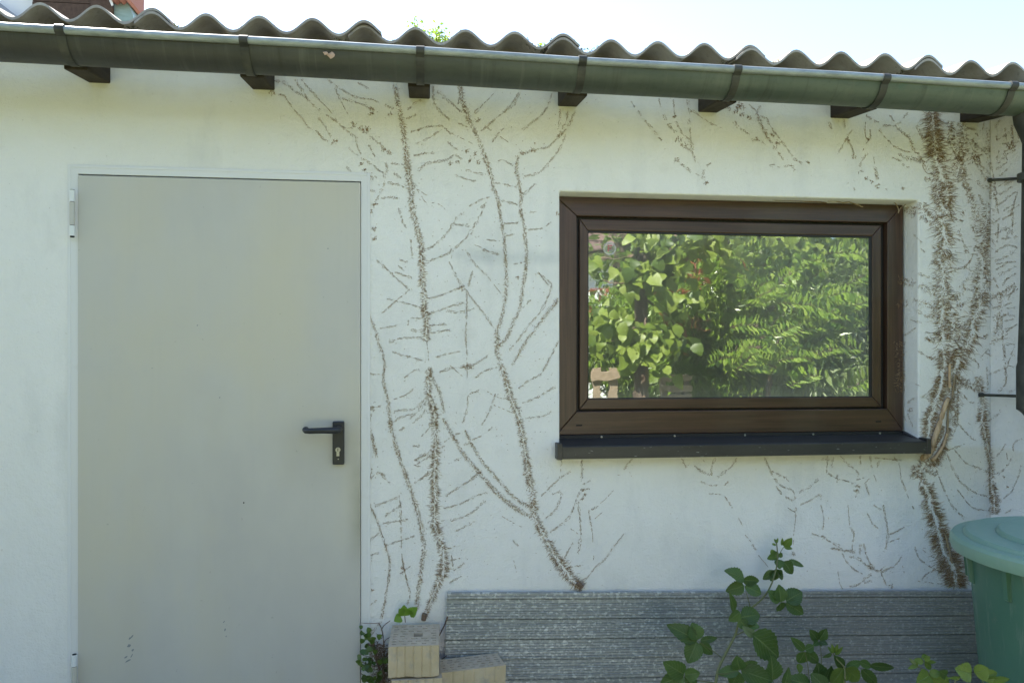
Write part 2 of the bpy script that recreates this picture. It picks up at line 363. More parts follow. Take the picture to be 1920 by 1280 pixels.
# ------------------------------------------------------------------ the garage
garage = thing('garage', 'low white plastered garage with grey steel door, brown window and wavy roof sheets', 'garage', (0, 0, 0))
WX0, WX1 = .506, 1.972; WZ0, WZ1 = .992, 1.951
DX0, DX1, DZ1 = -1.246, -.212, 1.992
PIER_X = 2.283
def wall():
    m = MB(); T = .24
    xs = [-4.2, DX0, DX1, WX0, WX1, PIER_X, 2.75]; zs = [-.05, WZ0, WZ1, DZ1, 2.40]
    idx = {}
    def vi(i, j, y):
        k = (i, j, y)
        if k not in idx: idx[k] = len(m.v); m.v.append((xs[i], y, zs[j]))
        return idx[k]
    def hole(i, j): return (i == 1 and j <= 2) or (i == 3 and j == 1)
    nx, nz = len(xs)-1, len(zs)-1
    for i in range(nx):
        for j in range(nz):
            if hole(i, j): continue
            m.face((vi(i, j, 0), vi(i+1, j, 0), vi(i+1, j+1, 0), vi(i, j+1, 0)))
            m.face((vi(i, j, T), vi(i, j+1, T), vi(i+1, j+1, T), vi(i+1, j, T)))
            for di, dj, a, b in ((-1, 0, (i, j), (i, j+1)), (1, 0, (i+1, j+1), (i+1, j)), (0, 1, (i, j+1), (i+1, j+1)), (0, -1, (i+1, j), (i, j))):
                p, q = i+di, j+dj
                if 0 <= p < nx and 0 <= q < nz and not hole(p, q): continue
                m.face((vi(*a, 0), vi(*b, 0), vi(*b, T), vi(*a, T)))
    # remaining walls of the box
    m.box((-4.2, T, -.05), (-3.96, 3.6, 2.40)); m.box((2.51, T, -.05), (2.75, 3.6, 2.40)); m.box((-3.96, 3.36, -.05), (2.51, 3.6, 2.40))
    o = m.build('wall', M['plaster'], garage); b = o.modifiers.new('bevel', 'BEVEL'); b.width = .007; b.segments = 3; b.limit_method = 'ANGLE'; b.angle_limit = R(50)
    me = o.data; bm = bmesh.new(); bm.from_mesh(me); bmesh.ops.recalc_face_normals(bm, faces=bm.faces); bm.to_mesh(me); bm.free()
wall()
pm = MB(); pm.box((PIER_X, -.205, -.05), (2.75, -.0005, 2.34)); pm.build('side_wall', M['plaster'], garage, bevel=.008)
fm = MB(); fm.box((-3.95, .245, -.03), (2.50, 3.35, .01)); fm.build('floor_slab', M['dark'], garage)

# door
fr = MB()
fr.box((DX0, -.003, 0), (-1.220, .07, DZ1)); fr.box((-.2365, -.003, 0), (DX1, .07, DZ1)); fr.box((-1.220, -.003, 1.9685), (-.2365, .07, DZ1))
fr.box((DX0-.009, -.0045, 0), (DX0+.002, -.0005, DZ1+.009)); fr.box((DX1-.002, -.0045, 0), (DX1+.009, -.0005, DZ1+.009)); fr.box((DX0+.002, -.0045, DZ1-.002), (DX1-.002, -.0005, DZ1+.009))
fr.build('door_frame', M['doorframe'], garage, bevel=.001)
bk = MB(); bk.box((-1.220, .045, 0), (-.236, .069, 1.9685)); bk.build('door_rebate', M['dark'], garage)
dm = MB(); dm.box((-1.2185, -.009, .012), (-.2382, .043, 1.9630)); door = dm.build('door', M['door'], garage, bevel=.003)
hp = MB(); px0 = onY(623, 790, -.03); px1 = onY(645, 871, -.03)
hp.box((px0.x, -.026, px1.z), (px1.x, -.0092, px0.z)); plate = hp.build('handle_plate', M['black_plastic'], door, bevel=.004)
lv = MB(); hx = onY(634, 806, -.05).x; hz = onY(634, 806, -.06).z; ex = onY(571, 806, -.07).x
lv.tube([(hx, -.0265, hz), (hx, -.05, hz), (hx-.004, -.062, hz), (hx-.016, -.068, hz), (hx-.05, -.069, hz), (ex+.018, -.069, hz-.001), (ex+.004, -.066, hz), (ex, -.056, hz+.002), (ex, -.040, hz+.003), (ex, -.030, hz+.003)],
        [.0125, .0125, .0125, .012, .0108, .0105, .0105, .0105, .0100, .0085], 14)
lv.build('handle', M['black_plastic'], door, auto=60)
lk = MB(); kx = (px0.x+px1.x)/2-.001; kz = onY(634, 843, -.03).z
for (r, dz, sx) in ((.0088, 0, 1),):
    lk.tube([(kx, -.0262, kz), (kx, -.030, kz)], r, 20)
lk.box((kx-.005, -.0295, kz-.023), (kx+.005, -.0262, kz-.004)); lk.build('lock_cylinder', M['steel'], door)
ks = MB(); ks.box((kx-.0012, -.0308, kz-.005), (kx+.0012, -.0301, kz+.006)); ks.build('keyhole', M['dark'], door)
sc_ = MB(); sc_.tube([(kx+.001, -.0262, kz-.034), (kx+.001, -.0275, kz-.034)], .002, 10); sc_.build('plate_screw', M['steel'], door)
def hinge(ztop, x):
    h3 = MB(); h3.tube([(x, -.022, ztop-.165), (x, -.022, ztop+.002)], .0072, 12); ho = h3.build('hinge', M['dark'], door)
    for za, zb, mt in ((.040, 0, 'hinge_white'), (.160, .124, 'hinge_white'), (.122, .042, 'door')):
        h = MB(); h.tube([(x, -.022, ztop-za), (x, -.022, ztop-zb)], .0088, 16); h.build('knuckle', M[mt], ho, auto=50)
hinge(onY(136, 357, -.02).z, onY(136, 400, -.02).x); hinge(onY(140, 1226, -.02).z, onY(140, 1250, -.02).x)
# scuffs and a small drilled hole on the door leaf
def flecks(name, pts, m, parent, y=-.0097):
    f = MB()
    for (x, y_, ln, wd, an) in pts:
        c = onY(x, y_, y); s_ = .0019; n = 9; ring = []
        for k in range(n):
            a = 2*math.pi*k/n; rr = random.uniform(.7, 1.15); u = math.cos(a)*ln*.5*rr; v_ = math.sin(a)*wd*.5*rr
            ring.append((c.x+(u*math.cos(an)-v_*math.sin(an))*s_, y, c.z+(u*math.sin(an)+v_*math.cos(an))*s_))
        f.add(ring, [tuple(range(n))])
    return f.build(name, m, parent)
M['scuff'] = mat('grey_scuff', (.22, .24, .25), .7)
for q_ in [(247, 1193, 12, 3, .9), (243, 1196, 6, 3, 1.2), (242, 1210, 8, 6, .6), (249, 1218, 6, 4, .9), (236, 1231, 8, 3, .6), (240, 1238, 12, 3, .5), (247, 1228, 9, 2, 1.1), (420, 1165, 5, 2, 1), (422, 1180, 6, 3, 1.2), (424, 1192, 4, 2, 1.3), (370, 610, 3, 2, 1), (615, 466, 3, 3, 0), (412, 745, 3, 2, 1), (285, 690, 2, 2, 0)]: flecks('scuff_mark', [q_], M['scuff'], door)
flecks('drill_hole', [(457, 942, 4, 4, 0)], M['dark'], door)

# window
FY = .085
def mitred(name, x0, x1, z0, z1, wl, wr, wb, wt, y0, y1, parent):
    ins = (x0+wl, x1-wr, z0+wb, z1-wt); o = []
    bars = {'x': [], 'z': []}
    q = lambda x, z: (x, z)
    polys = [('x', [(x0, z1), (ins[0], ins[3]), (ins[1], ins[3]), (x1, z1)]), ('x', [(x0, z0), (x1, z0), (ins[1], ins[2]), (ins[0], ins[2])]),
             ('z', [(x0, z0), (ins[0], ins[2]), (ins[0], ins[3]), (x0, z1)]), ('z', [(x1, z0), (x1, z1), (ins[1], ins[3]), (ins[1], ins[2])])]
    m = MB()
    for ax, p in polys:
        cx = sum(a for a, _ in p)/4; cz = sum(b for _, b in p)/4; sh = .0003
        pp = []
        for (a, b) in p: pp.append((a+(sh if a < cx else -sh)*(1 if ax == 'x' else 0), b+(sh if b < cz else -sh)*(1 if ax == 'z' else 0)))
        n = 4; vs = [(a, y0, b) for a, b in pp]+[(a, y1, b) for a, b in pp]
        m.add(vs, [(0, 1, 2, 3), (7, 6, 5, 4)]+[(k, k+4, (k+1) % 4+4, (k+1) % 4) for k in range(4)], 0 if ax == 'x' else 1)
    ob = m.build(name, [M['foil_x'], M['foil_z']], parent)
    bm = bmesh.new(); bm.from_mesh(ob.data); bmesh.ops.recalc_face_normals(bm, faces=bm.faces); bm.to_mesh(ob.data); bm.free()
    b = ob.modifiers.new('bevel', 'BEVEL'); b.width = .0035; b.segments = 3; b.limit_method = 'ANGLE'; b.angle_limit = R(40)
    return ob
fx0, fx1, fz0, fz1 = WX0+.001, 1.9645, 1.016, WZ1-.001
fx0 = .5075
window = mitred('window', fx0, fx1, fz0, fz1, .594-fx0-.004, fx1-1.893-.002, .092, fz1-1.876, FY, FY+.07, garage)
sash = mitred('sash', .603, 1.876, 1.1145, 1.866, .034, .040, .042, .045, FY+.012, FY+.06, window)
sm_ = MB(); sm_.box((.592, FY+.045, 1.105), (1.894, FY+.069, 1.880)); 
# seal: a ring, so that the opening stays open
sm_ = MB()
for a, b in (((.588, 1.104), (.6028, 1.8795)), ((1.8762, 1.104), (1.896, 1.8795)), ((.6028, 1.866), (1.8762, 1.8795)), ((.6028, 1.104), (1.8762, 1.1142))):
    sm_.box((a[0], FY+.030, a[1]), (b[0], FY+.066, b[1]))
sm_.build('seal', M['seal'], window)
gs = MB()
for a, b in (((.6372, 1.1568), (.6405, 1.8208)), ((1.826, 1.1568), (1.8358, 1.8208)), ((.6405, 1.8135), (1.826, 1.8208)), ((.6405, 1.1568), (1.826, 1.159))):
    gs.box((a[0], FY+.016, a[1]), (b[0], FY+.034, b[1]))
gs.build('glazing_bead', M['seal'], window)
gp = MB(); nx, nz = 1, 1; gp.add([(.639, GLASS_Y, 1.157), (1.834, GLASS_Y, 1.157), (1.834, GLASS_Y, 1.8195), (.639, GLASS_Y, 1.8195)], [(0, 1, 2, 3)])
gp.build('pane', M['glass'], window)
for (x, y) in ((1086, 797), (1647, 790)):
    c = onY(x, y, FY); sl_ = MB(); sl_.box((c.x-.012, FY-.0008, c.z-.003), (c.x+.012, FY+.002, c.z+.003)); sl_.build('drain_slot', M['dark'], window)
# round sticker with a red F inside the glass
st = MB(); c = onY(1143, 466, GLASS_Y); yy = GLASS_Y-.0012; n = 40
def ringmesh(m, c, r0, r1, y, mi=0):
    o = len(m.v)
    for k in range(n):
        a = 2*math.pi*k/n; m.v.append((c.x+r0*math.cos(a), y, c.z+r0*math.sin(a))); m.v.append((c.x+r1*math.cos(a), y, c.z+r1*math.sin(a)))
    for k in range(n):
        j = (k+1) % n; m.face((o+2*k, o+2*j, o+2*j+1, o+2*k+1), mi)
M['sticker_film'] = mat('see_through_sticker_film')
def film(m, c, a):
    b = bsdf(m); b.inputs['Base Color'].default_value = (*c, 1); b.inputs['Alpha'].default_value = a; return m
film(M['sticker_film'], (.7, .66, .66), .22); film(M['sticker_white'], (.75, .72, .72), .5); film(M['sticker_red'], (.6, .15, .16), .62)
st.add([(c.x+.021*math.cos(2*math.pi*k/n), yy, c.z+.021*math.sin(2*math.pi*k/n)) for k in range(n)], [tuple(range(n))], 0)
ringmesh(st, c, .0205, .0265, yy-.0004, 1)
for a, b in (((-.0085, -.013), (-.0035, .013)), ((-.0035, .008), (.010, .013)), ((-.0035, -.002), (.007, .003))):
    st.add([(c.x+a[0], yy-.0006, c.z+a[1]), (c.x+b[0], yy-.0006, c.z+a[1]), (c.x+b[0], yy-.0006, c.z+b[1]), (c.x+a[0], yy-.0006, c.z+b[1])], [(0, 1, 2, 3)], 2)
tag(st.build('sticker', [M['sticker_film'], M['sticker_white'], M['sticker_red']], window), 'faded round sticker with a red letter F')
# dark strip under the frame, screws, sill
sp = MB(); sp.box((WX0+.001, FY-.004, .9995), (1.9705, FY+.05, 1.0155)); strip = sp.build('sill_flange', M['seal'], window)
for x in (1128, 1265, 1397, 1525, 1650):
    c = onY(x, 814.5-(x-1128)*.010, FY-.005); s_ = MB(); s_.tube([(c.x, FY-.0042, 1.0075), (c.x, FY-.0068, 1.0075)], [.0048, .0035], 10); s_.build('screw', M['steel'], strip)
sx0, sx1 = .4895, 1.974
sd = MB(); YF = -.052; zt = 1.0025; zf = .9885; zb = .9405
prof = [(FY-.0045, zt), (YF+.004, zf), (YF, zf-.004), (YF, zb), (YF+.016, zb), (YF+.016, zb+.003), (YF+.003, zb+.003), (YF+.003, zf-.006), (FY-.0045, zt-.003)]
n_ = len(prof); sd.add([(x, y, z) for x in (WX0+.0015, WX1-.0015) for (y, z) in prof], [tuple(range(n_))[::-1], tuple(range(n_, 2*n_))]+[(k, (k+1) % n_, (k+1) % n_+n_, k+n_) for k in range(n_)])
sill = sd.build('window_sill', M['sill'], garage)
for x0, x1 in ((sx0-.001, WX0+.001), (WX1-.001, 1.990)):
    e = MB(); e.box((x0, YF-.002, zb-.003), (x1, -.001, zf+.010)); e.build('end_cap', M['sill'], sill, bevel=.002)
e = MB(); e.add([(WX1-.014, .0, zf+.006), (WX1-.0012, .0, zf+.006), (WX1-.0012, FY-.006, zt+.012), (WX1-.014, FY-.006, zt+.012), (WX1-.014, 0, zf), (WX1-.0012, 0, zf), (WX1-.0012, FY-.006, zt+.001), (WX1-.014, FY-.006, zt+.001)],
      [(0, 1, 2, 3), (7, 6, 5, 4), (0, 4, 5, 1), (1, 5, 6, 2), (2, 6, 7, 3), (3, 7, 4, 0)]); e.build('end_cap', M['sill'], sill)

# rafters
for xa, xb, y in ((166, 207, 156), (473, 515, 168.5), (767, 806, 185), (1046, 1082, 200), (1309, 1345, 211), (1557, 1593, 222), (1800, 1836, 230)):
    a = onY(xa, y, 0); b = onY(xb, y, 0); m = MB(); z = (a.z+b.z)/2; t = math.tan(R(7)); y0 = -.185
    x0, x1 = a.x, b.x
    m.add([(x0, y0, z+y0*t), (x1, y0, z+y0*t), (x1, y0, z+y0*t+.085), (x0, y0, z+y0*t+.085), (x0, .2, z+.2*t), (x1, .2, z+.2*t), (x1, .2, z+.2*t+.085), (x0, .2, z+.2*t+.085)],
          [(0, 1, 2, 3), (5, 4, 7, 6), (0, 4, 5, 1), (3, 2, 6, 7), (1, 5, 6, 2), (0, 3, 7, 4)])
    m.build('rafter', M['rafter'], garage, bevel=.004)

# corrugated roof: sheets overlap at every fourth wave
EY = -.165; PX0 = onY(182, 16, EY).x; PITCH = .1757; TILT = -.0102
def roofz(x, y): return onY(687, 46, EY).z - onY(687, 46, EY).x*TILT + x*TILT + math.tan(R(8))*(y-EY) - .036
CRESTS = [PX0+PITCH*k for k in range(-24, 26)]
c286 = PX0+PITCH; sheets = []
k0 = -24
s = c286-PITCH*24+0
start = c286-4*PITCH*6; i = 0
x = start
while x < 2.75:
    x0 = x-.32*PITCH; x1 = min(x+4*PITCH+.33*PITCH, 3.0); m = MB(); nx = int((x1-x0)/PITCH*16); top = []; bot = []
    jy = random.uniform(-.010, .010); ys = [EY+jy, EY+jy+.02, 0.4, 1.3, 2.6, 3.9]; th = .009
    for yk in ys:
        for q in range(nx+1):
            xx = x0+(x1-x0)*q/nx; t = q/nx; z = roofz(xx, yk)+.026*math.cos(2*math.pi*(xx-PX0)/PITCH)+.015*t
            rag = .004*mnoise.noise((xx*14, i*3.1, 0)) if yk == ys[0] else 0
            top.append((xx, yk+rag, z+th)); bot.append((xx, yk+rag, z))
    W = nx+1; m.v += top+bot; O = len(top)
    for r in range(len(ys)-1):
        for q in range(nx):
            a = r*W+q; m.face((a, a+1, a+W+1, a+W)); m.face((O+a, O+a+W, O+a+W+1, O+a+1))
    for q in range(nx): m.face((q, O+q, O+q+1, q+1))
    for r in range(len(ys)-1):
        m.face((r*W, r*W+W, O+r*W+W, O+r*W)); a = r*W+nx; m.face((a, O+a, O+a+W, a+W))
    m.build('roof_sheet', M['fibre'], garage, auto=45); x += 4*PITCH; i += 1
# moss in the roof valleys
ms = MB()
for k, amt in ((0, .2), (1, .5), (3, .7), (4, .6), (5, .25), (6, 1.0), (7, .3), (8, 1.1), (9, .7), (10, .35), (11, .3), (12, .25), (13, .5), (14, .3), (15, .25), (16, .3), (17, .35), (2, .5)):
    cx = PX0+PITCH*(k+.5)
    for j in range(int(60*amt)+10):
        x = cx+random.gauss(0, .022*(.6+amt*.7)); y = EY+.012+abs(random.gauss(0, .03)); z = roofz(x, y)+.026*math.cos(2*math.pi*(x-PX0)/PITCH)+.012+random.random()**2*.020*amt
        for q in range(3):
            d = Vector((random.gauss(0, 1), random.gauss(0, 1), random.gauss(0, 1))).normalized()*random.uniform(.003, .008); e_ = Vector((random.gauss(0, 1), random.gauss(0, 1), random.gauss(0, 1))).normalized()*.003
            p = Vector((x, y, z)); ms.add([p-e_, p+e_, p+d], [(0, 1, 2)])
tag(ms.build('roof_moss', M['moss']), 'dark moss and litter sitting in the valleys of the roof edge', 'moss', kind='stuff')

# gutter
GX0, GX1 = -4.25, 2.42; GY = -.250; GR = .078
def gz(x): return 2.329-.0124*x
gu = MB(); prof = [(-GR-.006+.009*math.cos(a)-.0, .004+.009*math.sin(a)) for a in []]
arc = [(GR*math.cos(a), GR*math.sin(a)) for a in [math.pi+math.pi*k/24 for k in range(25)]]
outer = arc+[(GR, .012)]; inner = [(p[0]*.975, p[1]*.975) for p in arc]+[(GR*.975, .012)]
loop = outer+inner[::-1]; nl = len(loop); nxs = 14
for i in range(nxs+1):
    x = GX0+(GX1-GX0)*i/nxs; sag = .0022*math.sin(i*1.7)
    for (y, z) in loop: gu.v.append((x, GY+y, gz(x)+z+sag))
for i in range(nxs):
    for k in range(nl): gu.face((i*nl+k, i*nl+(k+1) % nl, (i+1)*nl+(k+1) % nl, (i+1)*nl+k))
gu.face(range(nl)); gu.face([nxs*nl+k for k in range(nl)][::-1])
for xe in (GX0+.002, GX1-.002):                    # end plates
    o = len(gu.v); gu.v += [(xe, GY+p[0], gz(xe)+p[1]) for p in arc]; gu.face(range(o, o+len(arc)))
gutter = gu.build('gutter', M['gutter'], garage, auto=40)
bd = MB(); bd.tube([(GX0+(GX1-GX0)*i/nxs, GY-GR-.004, gz(GX0+(GX1-GX0)*i/nxs)-.003+.0022*math.sin(i*1.7)) for i in range(nxs+1)], .0125, 18); bd.build('gutter_bead', M['bead'], gutter, auto=50)
for xpx in (108, 455, 788, 1094, 1386, 1666, 1906):
    xc = onY(xpx, 100, -.35).x; m = MB(); wd = .0135; ro, ri = GR+.0040, GR+.0012
    pts = [(-GR-.004+.0148*math.cos(a), -.003+.0148*math.sin(a)) for a in [R(v) for v in (20, 55, 90, 120, 150, 175, 200, 220)]]
    pts += [((GR+.0030)*math.cos(a), (GR+.0030)*math.sin(a)) for a in [math.pi+R(16)+(math.pi-R(16))*k/20 for k in range(21)]]+[(GR+.003, .03)]
    for i, (y, z) in enumerate(pts):
        y2, z2 = pts[min(i+1, len(pts)-1)]; y1, z1 = pts[max(i-1, 0)]; t = Vector((y2-y1, z2-z1)).normalized(); nn = Vector((-t.y, t.x))*.0012
        if nn.dot(Vector((y, z))) < 0: nn = -nn
        if i < 8:
            nn = Vector((y+GR+.004, z+.003)).normalized()*.0012
        for sx, sg in ((-wd, 1), (wd, 1), (wd, -1), (-wd, -1)): m.v.append((xc+sx, GY+y+nn.x*sg, gz(xc)+z+nn.y*sg))
    for i in range(len(pts)-1):
        for k in range(4): m.face((i*4+k, i*4+(k+1) % 4, i*4+4+(k+1) % 4, i*4+4+k))
    m.face((0, 1, 2, 3)); m.face([len(m.v)-1-k for k in range(4)]); m.build('gutter_bracket', M['strap'], gutter)
# downpipe
DPX, DPY = 2.262, -.255
dp = MB(); zt_ = gz(DPX)-GR+.01
dp.tube([(DPX, DPY, zt_), (DPX, DPY, zt_-.035), (DPX-.002, DPY, zt_-.085), (DPX-.002, DPY, zt_-.11), (DPX-.010, DPY, 1.60), (DPX-.022, DPY, 1.30), (DPX-.022, DPY, 1.285), (DPX-.022, DPY, 1.13), (DPX+.0, DPY, 1.08), (DPX+.10, DPY-.06, .99), (DPX+.20, DPY-.12, .92)],
        [.072, .068, .048, .040, .040, .040, .044, .044, .044, .043, .043], 24)
pipe = dp.build('downpipe', M['strap'], garage, auto=50)
for (xa, ya, xb, yb) in ((1856, 338.5, 1914, 333.5), (1841, 740, 1904, 743)):
    a = onY(xa, ya, -.001); b = Vector((DPX-.015, DPY+.02, 0)); bz = onY(xb, yb, DPY+.02); b.z = bz.z
    m = MB(); m.tube([a+Vector((-.01, 0, 0)) if xa < 1850 else a+Vector((-.004, -.004, 0)), b], .0058, 10); m.tube([a+Vector((-.01, 0, 0)) if xa < 1850 else a+Vector((-.004, -.004, 0)), (a+(b-a)*.06)+Vector((-.006, 0, 0))], .009, 10)
    m.tube([(b.x+.0, DPY, b.z-.014), (b.x+.0, DPY, b.z+.014)], .0465, 20); m.build('pipe_clip', M['strap'], pipe, auto=50)

# ------------------------------------------------------------------ dead creeper on the wall
def surf(x, y):
    if x > 1856 and y < 975: return ('X', PIER_X, Vector((-1, 0, 0)))
    if 1697 <= x <= 1722 and 379 < y < 818: return ('X', WX1, Vector((-1, 0, 0)))
    if 1050 < x < 1697 and 366 < y < 822: return ('Y', FY, Vector((0, -1, 0)))
    return ('Y', 0.0, Vector((0, -1, 0)))
def put(pl, x, y): return onX(x, y, pl[1]) if pl[0] == 'X' else onY(x, y, pl[1])
def hair(m, x, y, dx, dy, w, pl, lift=.002):
    a = put(pl, x, y); b = put(pl, x+dx, y+dy); n = pl[2]; d = b-a
    if d.length < 1e-6: return
    s = d.cross(n).normalized()*(w*.00098)
    a = a+n*.0006; k = n*(w*.0011)
    mid = a+d*.5+s*random.uniform(-.7, .7)+n*random.uniform(.0004, lift)
    b = b+n*random.uniform(.0005, lift)
    m.add([a-s, a+s, a+k, mid-s*.8, mid+s*.8, mid+k, b], [(0, 2, 5, 3), (2, 1, 4, 5), (0, 3, 4, 1), (3, 5, 6), (5, 4, 6), (3, 6, 4)])
def walk(pts, step):
    out = []
    for (x0, y0), (x1, y1) in zip(pts, pts[1:]):
        l = math.hypot(x1-x0, y1-y0); n = max(1, int(l/step))
        if l < 1e-6: continue
        tx, ty = (x1-x0)/l, (y1-y0)/l
        for i in range(n): out.append((x0+(x1-x0)*i/n, y0+(y1-y0)*i/n, tx, ty))
    return out
def smoothpts(pts):
    if len(pts) < 3: return pts
    P = [pts[0]]+pts+[pts[-1]]; out = []
    for i in range(1, len(P)-2):
        for k in range(4):
            t = k/4; q = []
            for c in (0, 1):
                p0, p1, p2, p3 = P[i-1][c], P[i][c], P[i+1][c], P[i+2][c]
                q.append(.5*((2*p1)+(-p0+p2)*t+(2*p0-5*p1+4*p2-p3)*t*t+(-p0+3*p1-3*p2+p3)*t**3))
            out.append(tuple(q))
    out.append(pts[-1]); return out
def fur(m, pts, w0, w1, dens=1.0):
    P = smoothpts(pts); W = walk(P, 1.5); n = len(W); sd_ = random.random()*100
    for i, (x, y, tx, ty) in enumerate(W):
        t = i/max(1, n-1); w = w0+(w1-w0)*t; nz = mnoise.noise((i*.09+sd_, sd_, 0)); clump = max(.35, .85+.7*nz); drift = mnoise.noise((i*.05, sd_, 7))*.12*w
        cnt = dens*(1.4+w/5.0)*clump; k = int(cnt)+(random.random() < cnt-int(cnt))
        for _ in range(k):
            sgn = random.choice((-1, 1)); off = drift+(.035*w*sgn if w > 24 else 0)+abs(random.gauss(.03, .15))*w*sgn; ln = w*random.uniform(.12, .40)*(.7+.4*clump)
            a = math.atan2(tx*sgn, -ty*sgn)+random.gauss(0, .38)-.2*sgn
            pl = surf(x+(-ty)*off, y+tx*off)
            hair(m, x-ty*off, y+tx*off, math.cos(a)*ln, math.sin(a)*ln, random.uniform(.42, .85), pl, .004)
        if random.random() < .6*dens:
            a = math.atan2(ty, tx)+random.gauss(0, .3); ln = random.uniform(2.0, 4.5); off = drift+random.gauss(0, .12)*w
            hair(m, x-ty*off, y+tx*off, math.cos(a)*ln, math.sin(a)*ln, random.uniform(.8, 1.3), surf(x, y), .001)
def beads(m, pts, w, dens=1.0, gap=.42):
    P = smoothpts(pts); W = walk(P, 1.3); i = 0; n = len(W); w = w*.72
    while i < n:
        L_ = random.randint(3, 9); wl = w*random.uniform(.5, 1.1); kind = random.random()
        for j in range(i, min(n, i+L_)):
            x, y, tx, ty = W[j]; u = (j-i+.5)/L_; ww = wl*math.sqrt(max(0, 1-(2*u-1)**2))*.45+.25
            for _ in range(3 if random.random() < dens*.55 else 2):
                a = math.atan2(ty, tx)+random.choice((-1, 1))*abs(random.gauss(.55, .5)); ln = random.uniform(1.2, 3.0)*(.6+w/12)
                off = random.uniform(-1, 1)*ww if kind < .75 else random.choice((-1, 1))*ww*random.uniform(.75, 1.05)   # some pads have lost their middle
                hair(m, x-ty*off, y+tx*off, math.cos(a)*ln, math.sin(a)*ln, random.uniform(.42, .8), surf(x, y), .002)
        i += L_
        gp = random.randint(1, 5) if random.random() < gap+.24 else 0
        for j in range(i, min(n, i+gp)):
            if random.random() < .65:
                x, y, tx, ty = W[j]; a = math.atan2(ty, tx)+random.gauss(0, .2); hair(m, x, y, math.cos(a)*1.8, math.sin(a)*1.8, .5, surf(x, y), .0008)
        i += gp
def thin(m, pts, w=1.0, brk=.3):
    W = walk(smoothpts(pts), 4)
    for x, y, tx, ty in W:
        if random.random() < brk: continue
        a = math.atan2(ty, tx)+random.gauss(0, .12); hair(m, x, y, math.cos(a)*5.5, math.sin(a)*5.5, w*random.uniform(.7, 1.2), surf(x, y), .001)
def blob(m, x, y, r, n=None):
    for _ in range(n or int(r*2.6)):
        a = random.uniform(0, 6.28); q = r*math.sqrt(random.random())*.8; b = random.uniform(0, 6.28); ln = random.uniform(2, 4.5)
        hair(m, x+math.cos(a)*q, y+math.sin(a)*q*.8, math.cos(b)*ln, math.sin(b)*ln, random.uniform(.7, 1.1), surf(x, y), .002)
def S(t): return [tuple(float(v) for v in q.split(',')) for q in t.split()]
def creeper(label, *cmds):
    m = MB(); sc_ = dn_ = 1.0
    for c in cmds:
        if c[0] == 'W': sc_ = c[1]; dn_ = c[2] if len(c) > 2 else 1.0; continue
        k = c[0]; p = S(c[1])
        if k == 'F': fur(m, p, c[2]*sc_, c[3]*sc_, (c[4] if len(c) > 4 else 1)*dn_/(.5+.5*sc_))
        elif k == 'B': beads(m, p, c[2], c[3] if len(c) > 3 else 1)
        elif k == 'T': thin(m, p, c[2] if len(c) > 2 else 1)
        elif k == 'O':
            for x, y in p: blob(m, x, y, c[2])
    return tag(m.build('creeper_trace', M['root']), label, 'dead creeper', 'dried creeper rootlets left on the wall')
B, T_, F, O = 'B', 'T', 'F', 'O'
